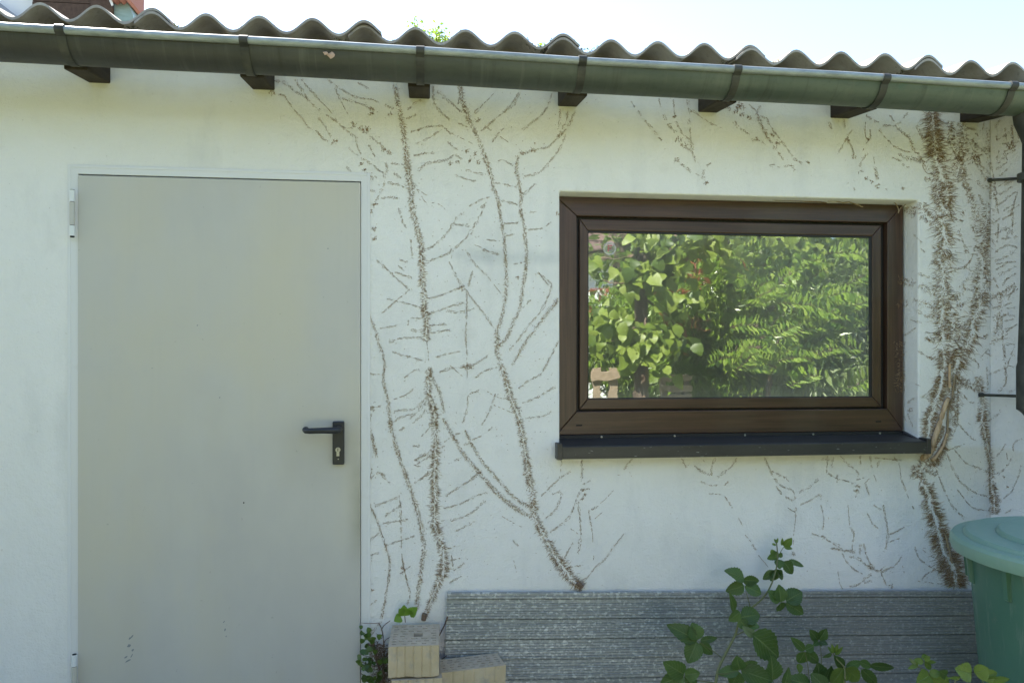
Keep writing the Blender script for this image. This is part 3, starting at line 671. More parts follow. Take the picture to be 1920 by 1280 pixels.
creeper('tall thick rootlet trace climbing from the brick stack up to the third rafter end', ('W', 1.12),
 (F, '740,160 745,185 752,219 756,252 760,278', 11, 12), (F, '761,276 764,305 768,333 771,360 773,390', 13, 14), (F, '773,390 781,426 790,462 791,495 793,528 794.5,564 798,596 799,640', 13, 16),
 (T_, '800,640 803,665 804,690', 1), (F, '804,690 803,734 814,774 816,800', 15, 18), (F, '815,790 817,827 816,866 816,909 815,952 818,991 828,1026 832,1053 830,1081', 18, 22), (F, '830,1078 814,1112 801,1143 795,1158', 18, 13),
 (B, '796,493 817,485 844,472 870,450 886,429 900,406 909,383', 8), (B, '801,468 824,452 844,429 857,408 867,401', 7), (B, '853,421 880,423', 6),
 (B, '747,390 755,416 762,429', 6), (B, '770,449 773,485', 4), (B, '706,488 726,505 745,523 765,541', 6), (B, '747,498 758,508', 4), (B, '740,510 772,521', 5), (B, '749,487 765,492', 6),
 (B, '768,542 745,562 716,587', 4), (B, '726,560 768,570 791,577', 4), (B, '804,560 831,552 863,539', 6), (B, '803,588 824,582 847,573 870,567', 7), (B, '839,583 863,585 890,578', 5),
 (B, '765,610 768,597 788,597', 5), (B, '771,618 791,623', 7), (B, '712,616 745,610', 3), (B, '804,610 837,608', 6), (B, '808,624 844,618', 6), (B, '729,641 758,633 791,633', 6), (B, '735,660 768,669 798,677', 7),
 (B, '758,708 775,695 788,693', 6), (B, '817,669 844,662 863,659', 5), (B, '824,698 847,690 876,687 896,679 919,662', 6), (T_, '844,685 870,708'), (B, '738,748 759,741 771,732 781,723', 5), (B, '738,773 752,768 769,768 783,761 797,747', 7),
 (B, '738,790 754,781 775,776', 4), (B, '769,785 783,771 799,754', 6), (B, '774,793 787,781 800,768', 5), (B, '749,807 759,800', 7), (B, '790,818 805,802', 3), (B, '774,836 788,835', 5), (B, '787,855 804,848', 6), (B, '798,860 806,852', 6), (B, '778,862 788,866', 5), (B, '776,872 788,874', 5),
 (B, '833,828 843,821', 3), (B, '828,838 834,835', 4), (B, '790,898 804,884', 6), (B, '777,905 804,887', 5), (B, '781,870 797,860', 4), (B, '777,862 804,850', 4), (B, '844,1050 863,1046', 6), (B, '851,1069 871,1055', 6), (B, '843,1092 865,1079', 5), (B, '846,1040 850,1066', 3),
 (B, '764,207 782,191 792,189', 6), (B, '762,223 780,215', 4), (B, '770,248 792,242', 5), (B, '776,293 795,288 817,287', 9), (B, '784,319 800,307 817,304 839,299 851,290', 8), (T_, '774,343 790,368 800,380 821,382 841,398'), (B, '738,325 752,335', 9), (B, '734,307 758,309', 5), (B, '727,342 742,346 760,349', 8), (B, '715,372 730,370 752,372', 7), (O, '729,286 720,280', 6), (B, '721,197 738,205', 8), (O, '732,215', 4),
 (F, '832,1030 846,1026 866,1020', 3, 2, .6))
creeper('rootlet trace fanning out from the second rafter end down to the door corner',
 (B, '515,152 530,154 541,161 551,170 561,176 573,183 583,193 591,201 601,207', 8), (B, '612,215 620,222 630,227 640,237 650,246 662,254 671,260', 7), (B, '522,178 532,179 539,189', 8), (B, '539,189 549,203 559,215 569,225 577,238 587,244', 4), (B, '592,245 598,252 606,260 614,266', 10), (O, '627,267 510,173', 8),
 (B, '654,277 662,286 673,293', 4), (B, '677,297 689,303 703,313 711,321 721,325', 7), (B, '554,149 561,162 571,175 577,187', 5), (B, '566,149 575,162 585,172 593,181 601,191', 7), (T_, '601,191 614,203 622,213 634,229'), (B, '614,150 626,158 638,167 652,175 669,183 687,186 701,188 709,194', 6), (B, '628,164 636,183 642,195', 4), (T_, '642,195 652,214'),
 (B, '642,185 658,189 677,196 689,200 697,205 709,211', 6), (O, '697,205 696,213', 6), (B, '671,155 693,168', 5), (B, '597,221 610,238 616,250 622,256', 6), (B, '667,262 671,278 677,290', 5), (B, '640,237 650,241 662,240', 6), (O, '678,242 688,243 684,246 664,233', 7), (B, '693,256 705,264 719,278', 6), (B, '691,272 703,294', 4), (B, '650,313 660,325', 4), (O, '677,308 683,318 687,327 696,333', 5), (B, '703,330 707,335', 4),
 (B, '723,305 726,319 721,329 721,343 713,361 705,378 699,392', 7), (O, '703,383 695,396 702,429 702,447', 6), (B, '693,355 704,361', 5))
creeper('long rootlet trace from the gutter down to the fork left of the window',
 (F, '861,160 867,187 873,207 882,231', 12, 14), (F, '882,231 894,256 902,276 910,300', 11, 12), (F, '910,300 920,327 925,351 932,371 936,390 939,410', 12, 9), (F, '937,396 944,439 947,472 949,511 948,551 942,590 934,616', 8, 9),
 (B, '819,172 831,181 845,193 857,203 867,213', 8), (B, '812,162 814,193 827,211 843,225', 6), (B, '859,231 876,239', 5), (B, '782,245 796,239 817,237 829,237 845,250 859,256', 6), (T_, '859,256 886,270'), (B, '780,270 792,264 806,258 829,243', 4), (B, '839,266 855,280 868,282', 6), (O, '875,284 891,288 881,301 897,305 845,307 858,304', 5), (B, '853,290 867,299', 5),
 (B, '873,319 890,324 906,327', 6), (B, '853,329 871,335 892,340', 5), (T_, '780,353 800,367'), (B, '890,213 898,205', 8), (T_, '900,203 908,194 918,184 926,174'), (B, '973,174 963,189 955,201 942,213 926,225 914,237 902,247', 7), (B, '973,176 965,195 957,203', 6), (B, '945,241 932,254 920,270', 5), (T_, '938,256 957,270'), (B, '910,239 922,245', 4), (O, '895,226', 6),
 (B, '880,387 894,379', 7), (B, '896,377 918,369', 5), (B, '902,390 912,380', 6), (B, '930,343 942,345 969,351', 5), (B, '940,376 955,380 971,384', 6), (B, '945,419 972,418', 5), (B, '949,442 965,439', 4), (B, '913,449 932,452', 3), (T_, '890,459 912,468'), (B, '905,468 936,478', 6), (B, '859,195 862,175', 4))
creeper('slimmer rootlet trace between the tall stem and the upper left window corner',
 (F, '972,292 968,319 973,343 977,369 976,394 981,406', 8, 9), (F, '975,393 983,429 986,472 986,505 980,541 973,583 963,603 949,633 936,649', 9, 9),
 (B, '1034,176 1026,201 1010,221 993,233 979,244', 5), (B, '1079,209 1070,227 1062,243 1052,253', 8), (B, '1050,254 1038,266 1028,277', 6), (B, '1028,277 1008,280 995,284 977,290', 7), (O, '980,288 998,283', 7), (B, '1064,209 1062,225 1054,243', 5), (B, '1050,205 1050,225 1046,243', 6), (O, '1050,251', 8), (B, '1060,252 1054,270 1046,284 1032,302 1022,314', 7), (B, '1022,314 1008,325 983,331', 6), (B, '934,302 942,300 953,306 963,310', 5), (B, '981,365 991,357 1005,344', 5),
 (B, '993,398 1006,397', 4), (B, '963,495 985,491', 5), (O, '970,520 1046,401', 4), (B, '990,431 1018,428', 5), (B, '1024,424 1034,416', 4), (B, '980,577 995,562', 4), (O, '1003,268', 2))
creeper('thickest middle rootlet trace, leaning from the fork down to the grey metal sheet', ('W', 1.15),
 (F, '931,618 932,656 940,685', 10, 12), (F, '940,685 950,715 957,744 968,767 975,793', 13, 17), (F, '974,788 980,823 988,870 996,921 1000,964', 14, 18), (F, '1000,964 1017,999 1035,1030 1054,1061 1078,1089 1094,1101', 16, 26), (O, '1082,1094 1088,1098', 10),
 (B, '955,656 972,636 991,610 1014,583 1024,564 1034,537 1030,528 1008,511', 6), (F, '960,684 981,649 1004,616 1024,590 1047,560', 6, 8), (B, '972,728 995,711 1014,701 1027,679 1047,639', 6), (B, '980,756 1011,742 1042,724', 6), (B, '988,783 1021,779 1034,770', 4), (B, '1015,930 1035,909 1054,893 1070,883', 5), (B, '1023,971 1043,952 1054,924', 6), (B, '1035,926 1052,920', 5), (B, '1031,997 1054,981 1070,964 1082,932 1091,915', 7),
 (B, '1058,1046 1074,1016', 5), (B, '1066,1063 1090,1059', 5), (B, '1010,511 1028,535', 3), (B, '891,708 909,695 932,688', 6), (B, '842,491 857,521 873,544 890,566 909,590 926,615', 6), (B, '876,473 890,495 913,516', 5), (T_, '913,516 942,554'), (B, '886,508 878,537', 5), (B, '875,550 875,590 873,626 875,662', 5), (T_, '875,662 876,708'), (B, '880,738 899,731', 5), (B, '878,741 875,770 867,793', 5), (T_, '909,731 932,744 952,748'), (T_, '922,757 962,774'), (B, '929,738 916,774 903,797', 4), (O, '866,540 873,687 882,686', 8))
creeper('long slanting rootlet trace joining the thickest middle trace from the left above the metal sheet',
 (F, '806,688 812,711 823,731 829,756 833,774', 8, 9), (F, '831,784 843,807 857,831 875,858 902,889 929,921 961,948 996,969', 9, 12), (F, '873,806 883,831', 6, 7), (F, '884,831 902,862 929,893 953,921 972,938 992,948', 8, 9),
 (B, '836,930 851,919 871,907 894,891', 6), (B, '832,952 863,944 890,930 914,922', 5), (B, '844,975 879,964 910,938', 6), (B, '855,995 890,977', 5), (T_, '941,967 961,979 984,991'), (B, '852,864 866,857', 5), (B, '883,897 902,884', 5), (B, '854,814 864,811', 4), (B, '886,824 903,816', 4), (B, '915,807 924,800', 5), (B, '870,834 884,830', 6), (B, '972,1022 960,1012', 3), (T_, '963,1050 968,1070'))
creeper('curving rootlet trace beside the door edge, ending among the ivy twigs behind the brick stack',
 (F, '689,587 701,610 709,642 717,659', 7, 9), (F, '717,659 721,688 719,715 726,744 730,774 733,797', 6, 10), (F, '732,788 738,819 748,854 760,889 773,928 785,967 793,1007 795,1038', 11, 11), (F, '795,1038 789,1077 784,1116 783,1143', 10, 12),
 (B, '694,764 714,762', 8), (O, '697,766', 8), (B, '696,776 692,793', 4), (B, '691,793 699,824 702,845', 7), (F, '698,815 703,842 707,859', 7, 9), (B, '697,878 694,898', 5), (B, '683,905 711,885 725,897', 5), (B, '711,885 734,909', 6), (B, '703,948 746,932', 5), (B, '722,967 754,944', 5), (B, '718,981 765,973', 5), (B, '691,1014 711,999', 4), (B, '722,1022 777,1004', 5), (B, '691,1042 711,1035', 4), (T_, '680,697 712,702'), (B, '690,700 706,702', 4))
creeper('thin wavy rootlet trace closest to the door frame above the ivy',
 (B, '691,940 699,958', 5), (F, '691,945 707,975 720,1014 730,1050 728,1092', 5, 7), (F, '728,1092 720,1135 715,1159', 4, 9), (B, '715,1163 705,1176 695,1188', 6), (B, '689,905 691,1000', 3), (B, '690,1000 689,1060', 3), (B, '691,1135 707,1124', 5), (O, '699,1106', 4), (B, '681,825 684,850', 5), (O, '683,870 681,880', 6))
creeper('faint thin rootlet trace dropping to the three bright leaves on the brick stack',
 (B, '748,928 752,952', 4), (B, '751,955 752,995', 6), (T_, '752,995 754,1046 763,1089'), (B, '754,1046 763,1089 769,1116 763,1132', 4), (O, '755,1065', 4), (B, '750,1075 770,1060', 3))
creeper('dotted rootlet trace under the gutter, left of the fifth rafter end above the window',
 (B, '1183,190 1191,202', 4), (B, '1196,208 1202,218', 6), (B, '1209,226 1222,241', 5), (B, '1226,246 1232,254', 7), (B, '1234,258 1241,264', 5), (O, '1269,299', 7), (B, '1277,308 1291,319', 10, 1.2), (B, '1291,319 1295,324', 5), (T_, '1304,326 1312,330'), (B, '1235,185 1239,202', 4), (B, '1244,215 1249,226', 6), (B, '1252,232 1267,249', 9), (O, '1272,262 1282,273', 8), (B, '1285,277 1295,283', 6),
 (B, '1262,187 1265,217', 4), (O, '1265,219', 5), (B, '1267,228 1271,236 1280,252 1293,262', 7), (F, '1294,262 1297,275 1299,290', 8, 9), (B, '1299,290 1302,299 1306,307', 8), (B, '1289,187 1290,197', 7), (B, '1293,203 1293,216', 8), (B, '1291,224 1292,234', 7), (B, '1294,240 1295,262', 4), (B, '1297,207 1310,217', 5), (T_, '1310,217 1334,232 1353,240'), (B, '1330,230 1338,235', 4), (B, '1333,306 1325,312', 6), (B, '1320,318 1317,332', 5), (B, '1317,331 1325,344', 7), (O, '1325,344', 5))
creeper('dotted rootlet trace under the gutter, right of the fifth rafter end above the window',
 (O, '1386,199 1388,203', 10), (O, '1366,204 1391,215 1404,221 1379,209', 6), (B, '1375,229 1384,239', 11, 1.3), (B, '1388,241 1406,253', 7), (O, '1416,262', 8), (B, '1428,266 1436,272', 7), (B, '1425,198 1420,212', 7), (F, '1419,212 1421,221 1430,239 1437,256', 8, 9), (F, '1437,256 1447,269', 7, 9), (B, '1449,274 1462,290', 10), (B, '1461,288 1469,300', 6), (B, '1404,196 1412,204 1419,210', 5), (B, '1426,217 1436,224 1447,241', 8), (B, '1447,241 1460,258 1473,275 1486,294', 5), (O, '1448,252 1458,268', 7), (B, '1488,297 1503,307', 10), (O, '1516,305', 4), (B, '1443,310 1453,312', 6), (B, '1458,313 1463,314', 4), (B, '1470,313 1482,309 1490,320', 7), (T_, '1428,286 1433,286'))
creeper('spreading rootlet trace under the sixth rafter end, above the right part of the window',
 (T_, '1626,210 1622,236 1623,256 1628,262 1617,283', 1.3), (T_, '1626,210 1622,236 1623,256 1628,262', 1.3), (B, '1597,244 1587,259 1579,274 1570,290', 4), (B, '1588,262 1596,275 1601,290', 5), (O, '1588,263 1601,294', 6), (B, '1627,288 1615,302 1611,318 1619,322', 7), (T_, '1610,322 1608,330'), (O, '1624,334 1634,341', 5), (B, '1631,243 1632,262', 6), (T_, '1638,290 1640,312'), (F, '1640,313 1643,325 1645,338', 8, 8), (O, '1647,349', 6),
 (B, '1625,219 1638,226 1648,230', 7), (B, '1648,242 1661,260 1676,274', 8), (B, '1676,274 1694,283 1710,286', 5), (F, '1684,288 1697,295 1717,299 1733,306', 9, 10), (B, '1655,236 1676,237 1694,251', 8), (F, '1694,251 1706,262 1709,275 1720,290 1732,305', 8, 10), (B, '1702,211 1686,231 1679,236', 6), (T_, '1729,310 1737,324 1746,326', 1.2), (O, '1739,336', 8), (B, '1672,296 1690,302', 4), (B, '1691,308 1704,315', 4), (B, '1600,352 1602,358', 4), (O, '1694,353', 4), (F, '1719,236 1724,248 1732,262', 8, 10), (B, '1668,216 1676,228', 4), (B, '1660,353 1664,358', 2), (B, '1555,229 1558,243', 5), (B, '1582,225 1584,240', 3))
creeper('densest furry rootlet trace, beside the right window jamb from gutter to peeled stem', ('W', 1.4, .72),
 (F, '1748,208 1748,231 1750,256 1753,281 1752,296', 26, 32, 1.7), (F, '1748,212 1750,256 1754,290', 10, 12, 2), (F, '1750,212 1754,290 1764,330 1774,380 1768,420 1771,470 1766,520 1771,580 1773,640 1776,690', 34, 36, .45), (F, '1790,230 1798,300 1808,340', 26, 20, .5), (O, '1762,298 1764,300', 9), (F, '1754,300 1761,318 1762,334', 22, 20, .8), (F, '1766,330 1774,350 1776,372 1774,384', 24, 26, 1.2), (O, '1778,346 1776,352 1777,378 1776,384', 10), (F, '1757,345 1762,375 1768,395', 22, 26, .9), (F, '1775,390 1776,410', 20, 22, 1),
 (F, '1728,380 1732,400 1752,416 1770,412', 18, 20, 1.2), (F, '1768,420 1768,435 1774,452 1767,469', 22, 24, .9), (F, '1767,468 1761,478 1764,495', 26, 22, 1.4), (O, '1777,480 1780,482', 9), (F, '1764,495 1768,512 1767,532 1772,545', 16, 18, 1), (F, '1772,545 1770,580', 14, 16, .7), (F, '1764,560 1766,580 1764,610 1768,640', 16, 22, .8), (F, '1780,590 1790,615 1806,625', 22, 26, .7), (F, '1785,600 1786,640 1783,668', 24, 30, .7), (F, '1796,655 1797,668 1790,690', 26, 30, 1.6), (F, '1768,655 1771,690', 20, 22, 1.2),
 (B, '1722,512 1745,521 1765,525', 8), (F, '1724,534 1739,545 1757,547', 13, 15), (F, '1713,565 1737,571 1761,576', 11, 14), (B, '1719,582 1732,590 1745,595 1757,594', 8), (B, '1735,622 1765,628', 4), (O, '1740,635 1746,637', 8), (B, '1737,635 1754,644', 7), (B, '1721,657 1741,670 1757,672', 6), (O, '1745,672', 5), (F, '1684,525 1695,529 1717,533', 14, 11), (F, '1684,568 1694,570 1704,568', 15, 12), (B, '1708,600 1728,605', 4), (B, '1695,630 1718,614', 4), (F, '1686,640 1686,690 1687,735', 18, 16, .8), (B, '1726,466 1735,474', 3), (B, '1714,440 1728,455', 3), (O, '1704,393 1712,402 1715,392', 9),
 (B, '1794,505 1810,498 1822,484', 5), (B, '1776,512 1794,506', 7), (B, '1780,560 1800,548', 6), (O, '1793,560 1800,572 1779,577', 8), (F, '1732,310 1745,322 1752,330', 8, 8, .6), (B, '1729,311 1740,300 1752,292', 5))
creeper('tangled rootlet trace under the last rafter end, left of the wall corner', ('W', 1.4, .72),
 (F, '1781,228 1781,255 1789,279 1798,298 1805,322 1811,351 1820,371 1829,397 1824,414', 12, 12), (F, '1803,224 1806,240 1809,257 1805,283 1794,298', 14, 14, 1.2), (O, '1797,300 1800,297', 9), (F, '1820,263 1829,285 1829,300 1838,316 1850,338', 12, 9), (O, '1827,293 1830,300', 10), (F, '1842,279 1855,283', 9, 9), (F, '1784,296 1790,330 1794,345', 9, 10, .7), (F, '1806,318 1802,328 1810,332', 14, 12), (O, '1809,348 1814,354', 9), (O, '1819,370 1804,400 1824,425 1828,432', 6), (B, '1790,410 1806,415', 7), (B, '1796,432 1805,452 1811,470', 8), (O, '1812,472', 5), (B, '1835,365 1843,385', 8), (B, '1829,250 1836,256', 6), (B, '1845,230 1842,244', 4), (B, '1780,370 1783,410', 6), (F, '1768,300 1785,300 1800,288', 8, 9, .6), (B, '1812,240 1830,244', 7), (B, '1820,262 1850,290', 6), (F, '1830,340 1842,352 1855,350', 8, 8, .6), (B, '1812,300 1842,290', 5), (F, '1784,240 1796,262 1803,285', 9, 8, .6), (F, '1812,280 1836,310', 8, 7, .6), (B, '1776,440 1800,452', 6), (F, '1852,240 1853,300 1854,360', 8, 8, .5), (F, '1838,400 1848,440 1846,480', 11, 12, .7))
creeper('furry rootlet trace looping down the inner wall corner behind the downpipe', ('W', 1.35, .62),
 (F, '1862,342 1862,375', 13, 14), (F, '1852,390 1847,440 1842,490 1838,550 1830,600 1816,640 1802,665', 30, 34, .5), (F, '1852,380 1850,408 1848,440 1843,474', 13, 16), (F, '1842,462 1842,495 1840,515', 18, 18), (F, '1832,520 1842,514 1853,522 1855,536 1848,548 1836,552 1830,540', 10, 10, 1.1), (F, '1838,554 1833,582 1820,615', 24, 26, 1.1), (F, '1822,612 1818,643 1806,661', 20, 24, 1), (F, '1905,534 1877,554 1857,556', 9, 10), (F, '1853,556 1835,558 1816,565 1798,578 1792,593', 9, 8), (B, '1822,482 1828,465 1833,453', 8), (B, '1820,488 1806,505', 7), (F, '1877,549 1875,593 1870,626 1862,648', 8, 10), (B, '1854,655 1846,661 1838,672', 6), (F, '1868,590 1868,620', 9, 9, .7), (B, '1879,593 1880,632 1884,659', 6), (F, '1884,655 1886,690 1887,714', 5, 7), (B, '1846,661 1860,668', 3), (O, '1848,630', 5), (B, '1815,668 1833,680 1834,690', 6), (B, '1850,603 1846,600', 3), (F, '1820,500 1830,540 1824,570', 11, 10, .6), (F, '1800,535 1820,545 1838,540', 8, 8, .7), (F, '1812,520 1800,555', 9, 8, .6), (F, '1846,470 1852,500', 10, 10, .7))
creeper('slanting rootlet strokes on the narrow side wall next to the downpipe',
(B, '1868,318 1890,304', 5), (B, '1884,348 1906,334', 5), (B, '1872,350 1894,336', 5), (B, '1886,372 1908,358', 5), (B, '1866,388 1888,374', 5), (B, '1880,412 1902,398', 5), (B, '1890,398 1912,384', 5), (B, '1866,440 1888,426', 5), (B, '1884,432 1906,418', 5), (B, '1868,506 1890,492', 5), (B, '1884,526 1906,512', 5), (B, '1866,556 1888,542', 5), (B, '1870,600 1892,586', 5), (B, '1888,555 1910,541', 5), (B, '1868,640 1890,626', 5), (B, '1886,622 1908,608', 5), (B, '1872,262 1894,248', 5), (B, '1884,285 1906,271', 5),
 (B, '1866,240 1876,225', 5), (B, '1868,255 1872,265', 6), (B, '1885,240 1887,262', 4), (F, '1898,235 1900,275', 6, 7), (O, '1893,272 1897,276', 9), (B, '1880,270 1912,266', 6), (B, '1870,305 1884,295', 8), (B, '1888,290 1906,280', 6), (B, '1875,330 1890,317', 4), (B, '1858,305 1866,345', 7), (B, '1874,365 1900,350', 7), (B, '1882,395 1905,380', 6), (B, '1868,370 1872,400', 6), (B, '1895,405 1908,360', 5), (B, '1873,420 1870,455', 5), (B, '1866,474 1886,460 1908,464', 6), (B, '1878,448 1908,444', 6), (B, '1866,490 1890,480 1908,464', 6), (B, '1868,495 1905,490', 6), (B, '1872,515 1890,508 1906,498', 7), (B, '1880,535 1895,515', 5), (B, '1890,562 1905,535', 6), (B, '1860,578 1885,572 1898,566', 6), (B, '1888,578 1904,577', 3), (B, '1882,590 1904,592', 4), (B, '1884,602 1902,598', 5), (B, '1884,616 1898,614', 4), (B, '1880,635 1895,633', 4), (B, '1886,645 1903,645', 4), (B, '1896,665 1903,650', 4), (B, '1888,690 1895,670 1903,665', 4), (B, '1890,685 1903,688', 3), (B, '1900,400 1898,440', 5), (B, '1882,285 1890,300', 5), (B, '1874,283 1868,300', 5), (B, '1905,245 1912,260', 6), (B, '1866,415 1876,410', 5), (B, '1864,520 1872,540', 6), (B, '1895,430 1885,450', 5), (B, '1866,350 1870,365', 5))
creeper('furry rootlet trace round the peeled stem at the sill end, reaching the metal sheet', ('W', 1.5, 1.0),
 (F, '1766,688 1764,720 1754,755 1745,785 1741,815 1739,842', 20, 24, 1.6), (F, '1791,690 1785,720 1778,770', 16, 14, 1.3), (F, '1798,705 1795,730 1791,755 1782,800', 16, 15, 1.1), (F, '1774,800 1763,830 1752,855 1738,872', 20, 26, 1.8), (F, '1718,872 1716,895', 18, 14, 1.2), (F, '1740,860 1726,880 1721,898', 18, 20, 1), (F, '1724,905 1735,910 1743,935', 16, 20, 1.2), (F, '1743,935 1750,962 1757,990', 24, 26, 1.5), (F, '1757,990 1767,1025 1783,1058', 28, 34, 1.6), (F, '1783,1058 1790,1078 1792,1100', 34, 28, 2), (O, '1790,1085 1792,1095 1788,1075', 14), (F, '1744,905 1752,930', 12, 12, .8), (F, '1736,878 1756,890', 10, 10, .8),
 (B, '1800,680 1794,745', 5), (B, '1794,745 1795,790 1787,815', 5), (B, '1755,880 1767,910 1780,940 1795,960 1812,970', 6), (B, '1776,852 1787,880 1802,905', 6), (B, '1802,905 1825,922 1852,930', 5), (B, '1790,843 1810,867 1830,875 1852,884', 6), (B, '1795,917 1810,937 1825,952 1855,957', 5), (B, '1772,845 1800,835 1808,832', 5), (B, '1797,795 1815,815 1830,825', 4), (B, '1702,755 1715,746', 5), (B, '1727,745 1740,735 1757,717', 6), (T_, '1717,720 1735,727', 1.3), (O, '1707,768', 6), (B, '1702,775 1712,800', 3), (B, '1695,780 1700,790', 8), (O, '1761,870 1756,868', 6), (B, '1715,1025 1724,1047 1748,1064 1776,1075', 4), (B, '1728,1086 1737,1075 1754,1066', 4), (T_, '1717,1088 1741,1091 1781,1096'), (T_, '1730,1030 1745,1042 1759,1047'), (B, '1745,1072 1775,1050', 3))
creeper('straight furry rootlet trace in the wall corner directly above the green barrel lid', ('W', 1.3, .95),
 (F, '1802,712 1820,722 1834,726', 12, 16, 1.2), (F, '1836,706 1838,730 1842,755 1841,790', 13, 20, 1.4), (F, '1841,790 1850,825 1855,855', 16, 14, 1.5), (F, '1855,855 1860,892 1862,925 1866,964', 14, 18, 1.7), (B, '1807,740 1815,752 1827,755', 5), (B, '1850,688 1852,732', 4), (B, '1855,702 1880,692', 6), (B, '1885,688 1887,717 1872,734', 5), (B, '1852,790 1872,777 1876,768', 5), (B, '1870,855 1887,832', 4), (B, '1870,890 1887,875 1900,855', 6), (B, '1900,845 1902,830 1917,822', 5), (B, '1875,940 1897,922', 5), (B, '1897,922 1910,892 1915,872', 4), (B, '1885,962 1897,955', 4), (T_, '1887,845 1890,865', 1.2), (O, '1883,893 1891,912', 3), (B, '1893,735 1905,730', 5))
creeper('short rootlet sprig hanging under the left end of the window sill',
 (B, '1052,862 1054,870', 6), (T_, '1053,870 1048,897'), (F, '1091,862 1092,882', 7, 6), (B, '1092,882 1090,902', 5), (B, '1093,908 1107,900', 4), (O, '1093,918 1096,928 1092,935', 4), (B, '1095,917 1106,915', 4), (B, '1084,940 1088,983 1088,1010 1084,1038', 6), (B, '1103,956 1111,999', 4), (T_, '1111,999 1113,1049'), (B, '1108,955 1118,950', 5), (T_, '1118,950 1140,930 1148,920'), (T_, '1112,975 1128,960'), (B, '1099,1085 1117,1061', 3), (B, '1117,1061 1133,1049 1152,1022', 5), (T_, '1070,990 1084,1000'), (T_, '1152,1022 1170,1000'), (B, '1170,880 1176,870 1186,860', 5), (T_, '1158,890 1164,889'))
creeper('fan of fine rootlet sprigs under the middle of the window sill',
 (B, '1277,859 1287,876', 4), (B, '1302,873 1314,881', 3), (B, '1308,879 1326,888 1335,889', 7), (B, '1341,858 1334,876 1335,889', 6), (B, '1381,858 1373,872 1361,882', 4), (B, '1361,882 1345,895', 7), (B, '1314,902 1330,909 1345,909', 4), (B, '1365,902 1358,910', 4), (T_, '1329,925 1353,927 1361,933', 1.2), (B, '1361,933 1373,952', 5), (B, '1385,970 1392,985', 3), (T_, '1397,1002 1410,1018', 1), (B, '1410,1020 1418,1031', 4), (T_, '1422,1040 1440,1062'), (T_, '1318,862 1325,870'))
creeper('forked rootlet sprig under the sill straight above the tallest bramble shoot',
 (B, '1433,857 1442,876', 5), (B, '1442,876 1450,894 1466,911 1485,917', 5), (B, '1445,882 1457,887 1474,896', 7), (T_, '1474,896 1485,910'), (B, '1487,918 1491,935', 5), (B, '1491,950 1492,967', 5), (T_, '1492,967 1490,981 1488,1007 1488,1043'), (O, '1488,1037', 4), (B, '1498,922 1518,912 1534,897', 5), (B, '1500,946 1520,937 1537,927 1540,937', 5), (B, '1455,911 1466,926', 4), (B, '1472,931 1488,938', 6), (T_, '1477,951 1491,960', 1.3), (B, '1539,946 1543,964 1544,980 1542,994', 4))
creeper('loose group of short rootlet sprigs under the right half of the sill',
 (B, '1551,854 1550,889', 4), (B, '1562,856 1560,876', 6), (B, '1553,887 1571,898 1588,901 1601,907', 5), (B, '1575,854 1590,870 1608,885 1608,894', 6), (B, '1606,899 1620,895', 4), (O, '1608,912 1606,920', 6), (T_, '1604,932 1606,925'), (B, '1612,854 1614,870', 5), (B, '1631,854 1634,876', 5), (B, '1649,863 1644,876', 5), (B, '1623,907 1630,929', 3), (T_, '1630,897 1620,906', 1.2), (B, '1676,857 1687,870', 4), (T_, '1687,872 1689,898'), (B, '1690,900 1698,920', 4), (T_, '1700,925 1706,938'), (B, '1710,948 1713,954', 4), (T_, '1638,890 1645,905'), (B, '1570,890 1569,905', 4), (B, '1540,860 1555,862', 5), (B, '1640,858 1690,862', 3))
creeper('tree-shaped rootlet spray low on the wall just above the right half of the metal sheet',
 (B, '1522,999 1542,1007', 3), (B, '1540,1003 1557,1016 1575,1023', 7), (F, '1557,1026 1580,1031 1604,1034', 6, 7), (B, '1579,1036 1586,1051 1601,1067', 5), (B, '1601,1067 1617,1075', 6), (B, '1592,1042 1610,1047 1625,1060', 7), (F, '1625,1060 1638,1067 1654,1071', 7, 5), (B, '1619,1018 1623,1036 1632,1058', 6), (B, '1613,1020 1612,1040', 5), (B, '1654,1071 1673,1062 1684,1053', 6), (B, '1684,1053 1691,1040', 3), (B, '1652,1073 1662,1097', 5), (B, '1634,1075 1621,1084 1610,1095', 6), (B, '1610,1095 1592,1100', 5), (T_, '1571,1071 1575,1095 1580,1103', 1), (B, '1593,988 1601,999 1598,1020 1597,1032', 6), (T_, '1590,946 1593,988'), (B, '1656,946 1662,981 1665,1001', 4), (B, '1665,1001 1660,1029', 7), (B, '1668,1001 1682,995 1695,987', 4), (B, '1638,946 1652,956', 4), (B, '1626,962 1636,983', 3), (B, '1638,984 1647,990', 4), (B, '1668,1015 1686,1008', 3), (O, '1670,1098', 5), (B, '1620,1092 1635,1088', 4), (O, '1632,1060 1636,1064', 6), (T_, '1692,1060 1696,1075'), (B, '1650,1068 1660,1060', 4))
# crumbs of rootlet too many and too small to count
cm = MB()
for _ in range(900):
    x = random.choice((random.uniform(690, 1045), random.uniform(1090, 1700), random.uniform(1725, 1855), random.uniform(690, 1045))); y = random.uniform(165, 1095)
    if 1040 < x < 1740 and 350 < y < 862: continue
    if x < 690 or (1100 < x < 1500 and y > 900 and random.random() < .8) or (x > 1100 and y < 350 and random.random() < .6): continue
    a = random.uniform(0, 6.3); ln = random.uniform(1.5, 3.5); hair(cm, x, y, math.cos(a)*ln, math.sin(a)*ln, random.uniform(.5, .9), surf(x, y), .001)
tag(cm.build('rootlet_crumbs', M['root']), 'scattered brown rootlet crumbs stuck all over the white wall', 'rootlet crumbs', kind='stuff')
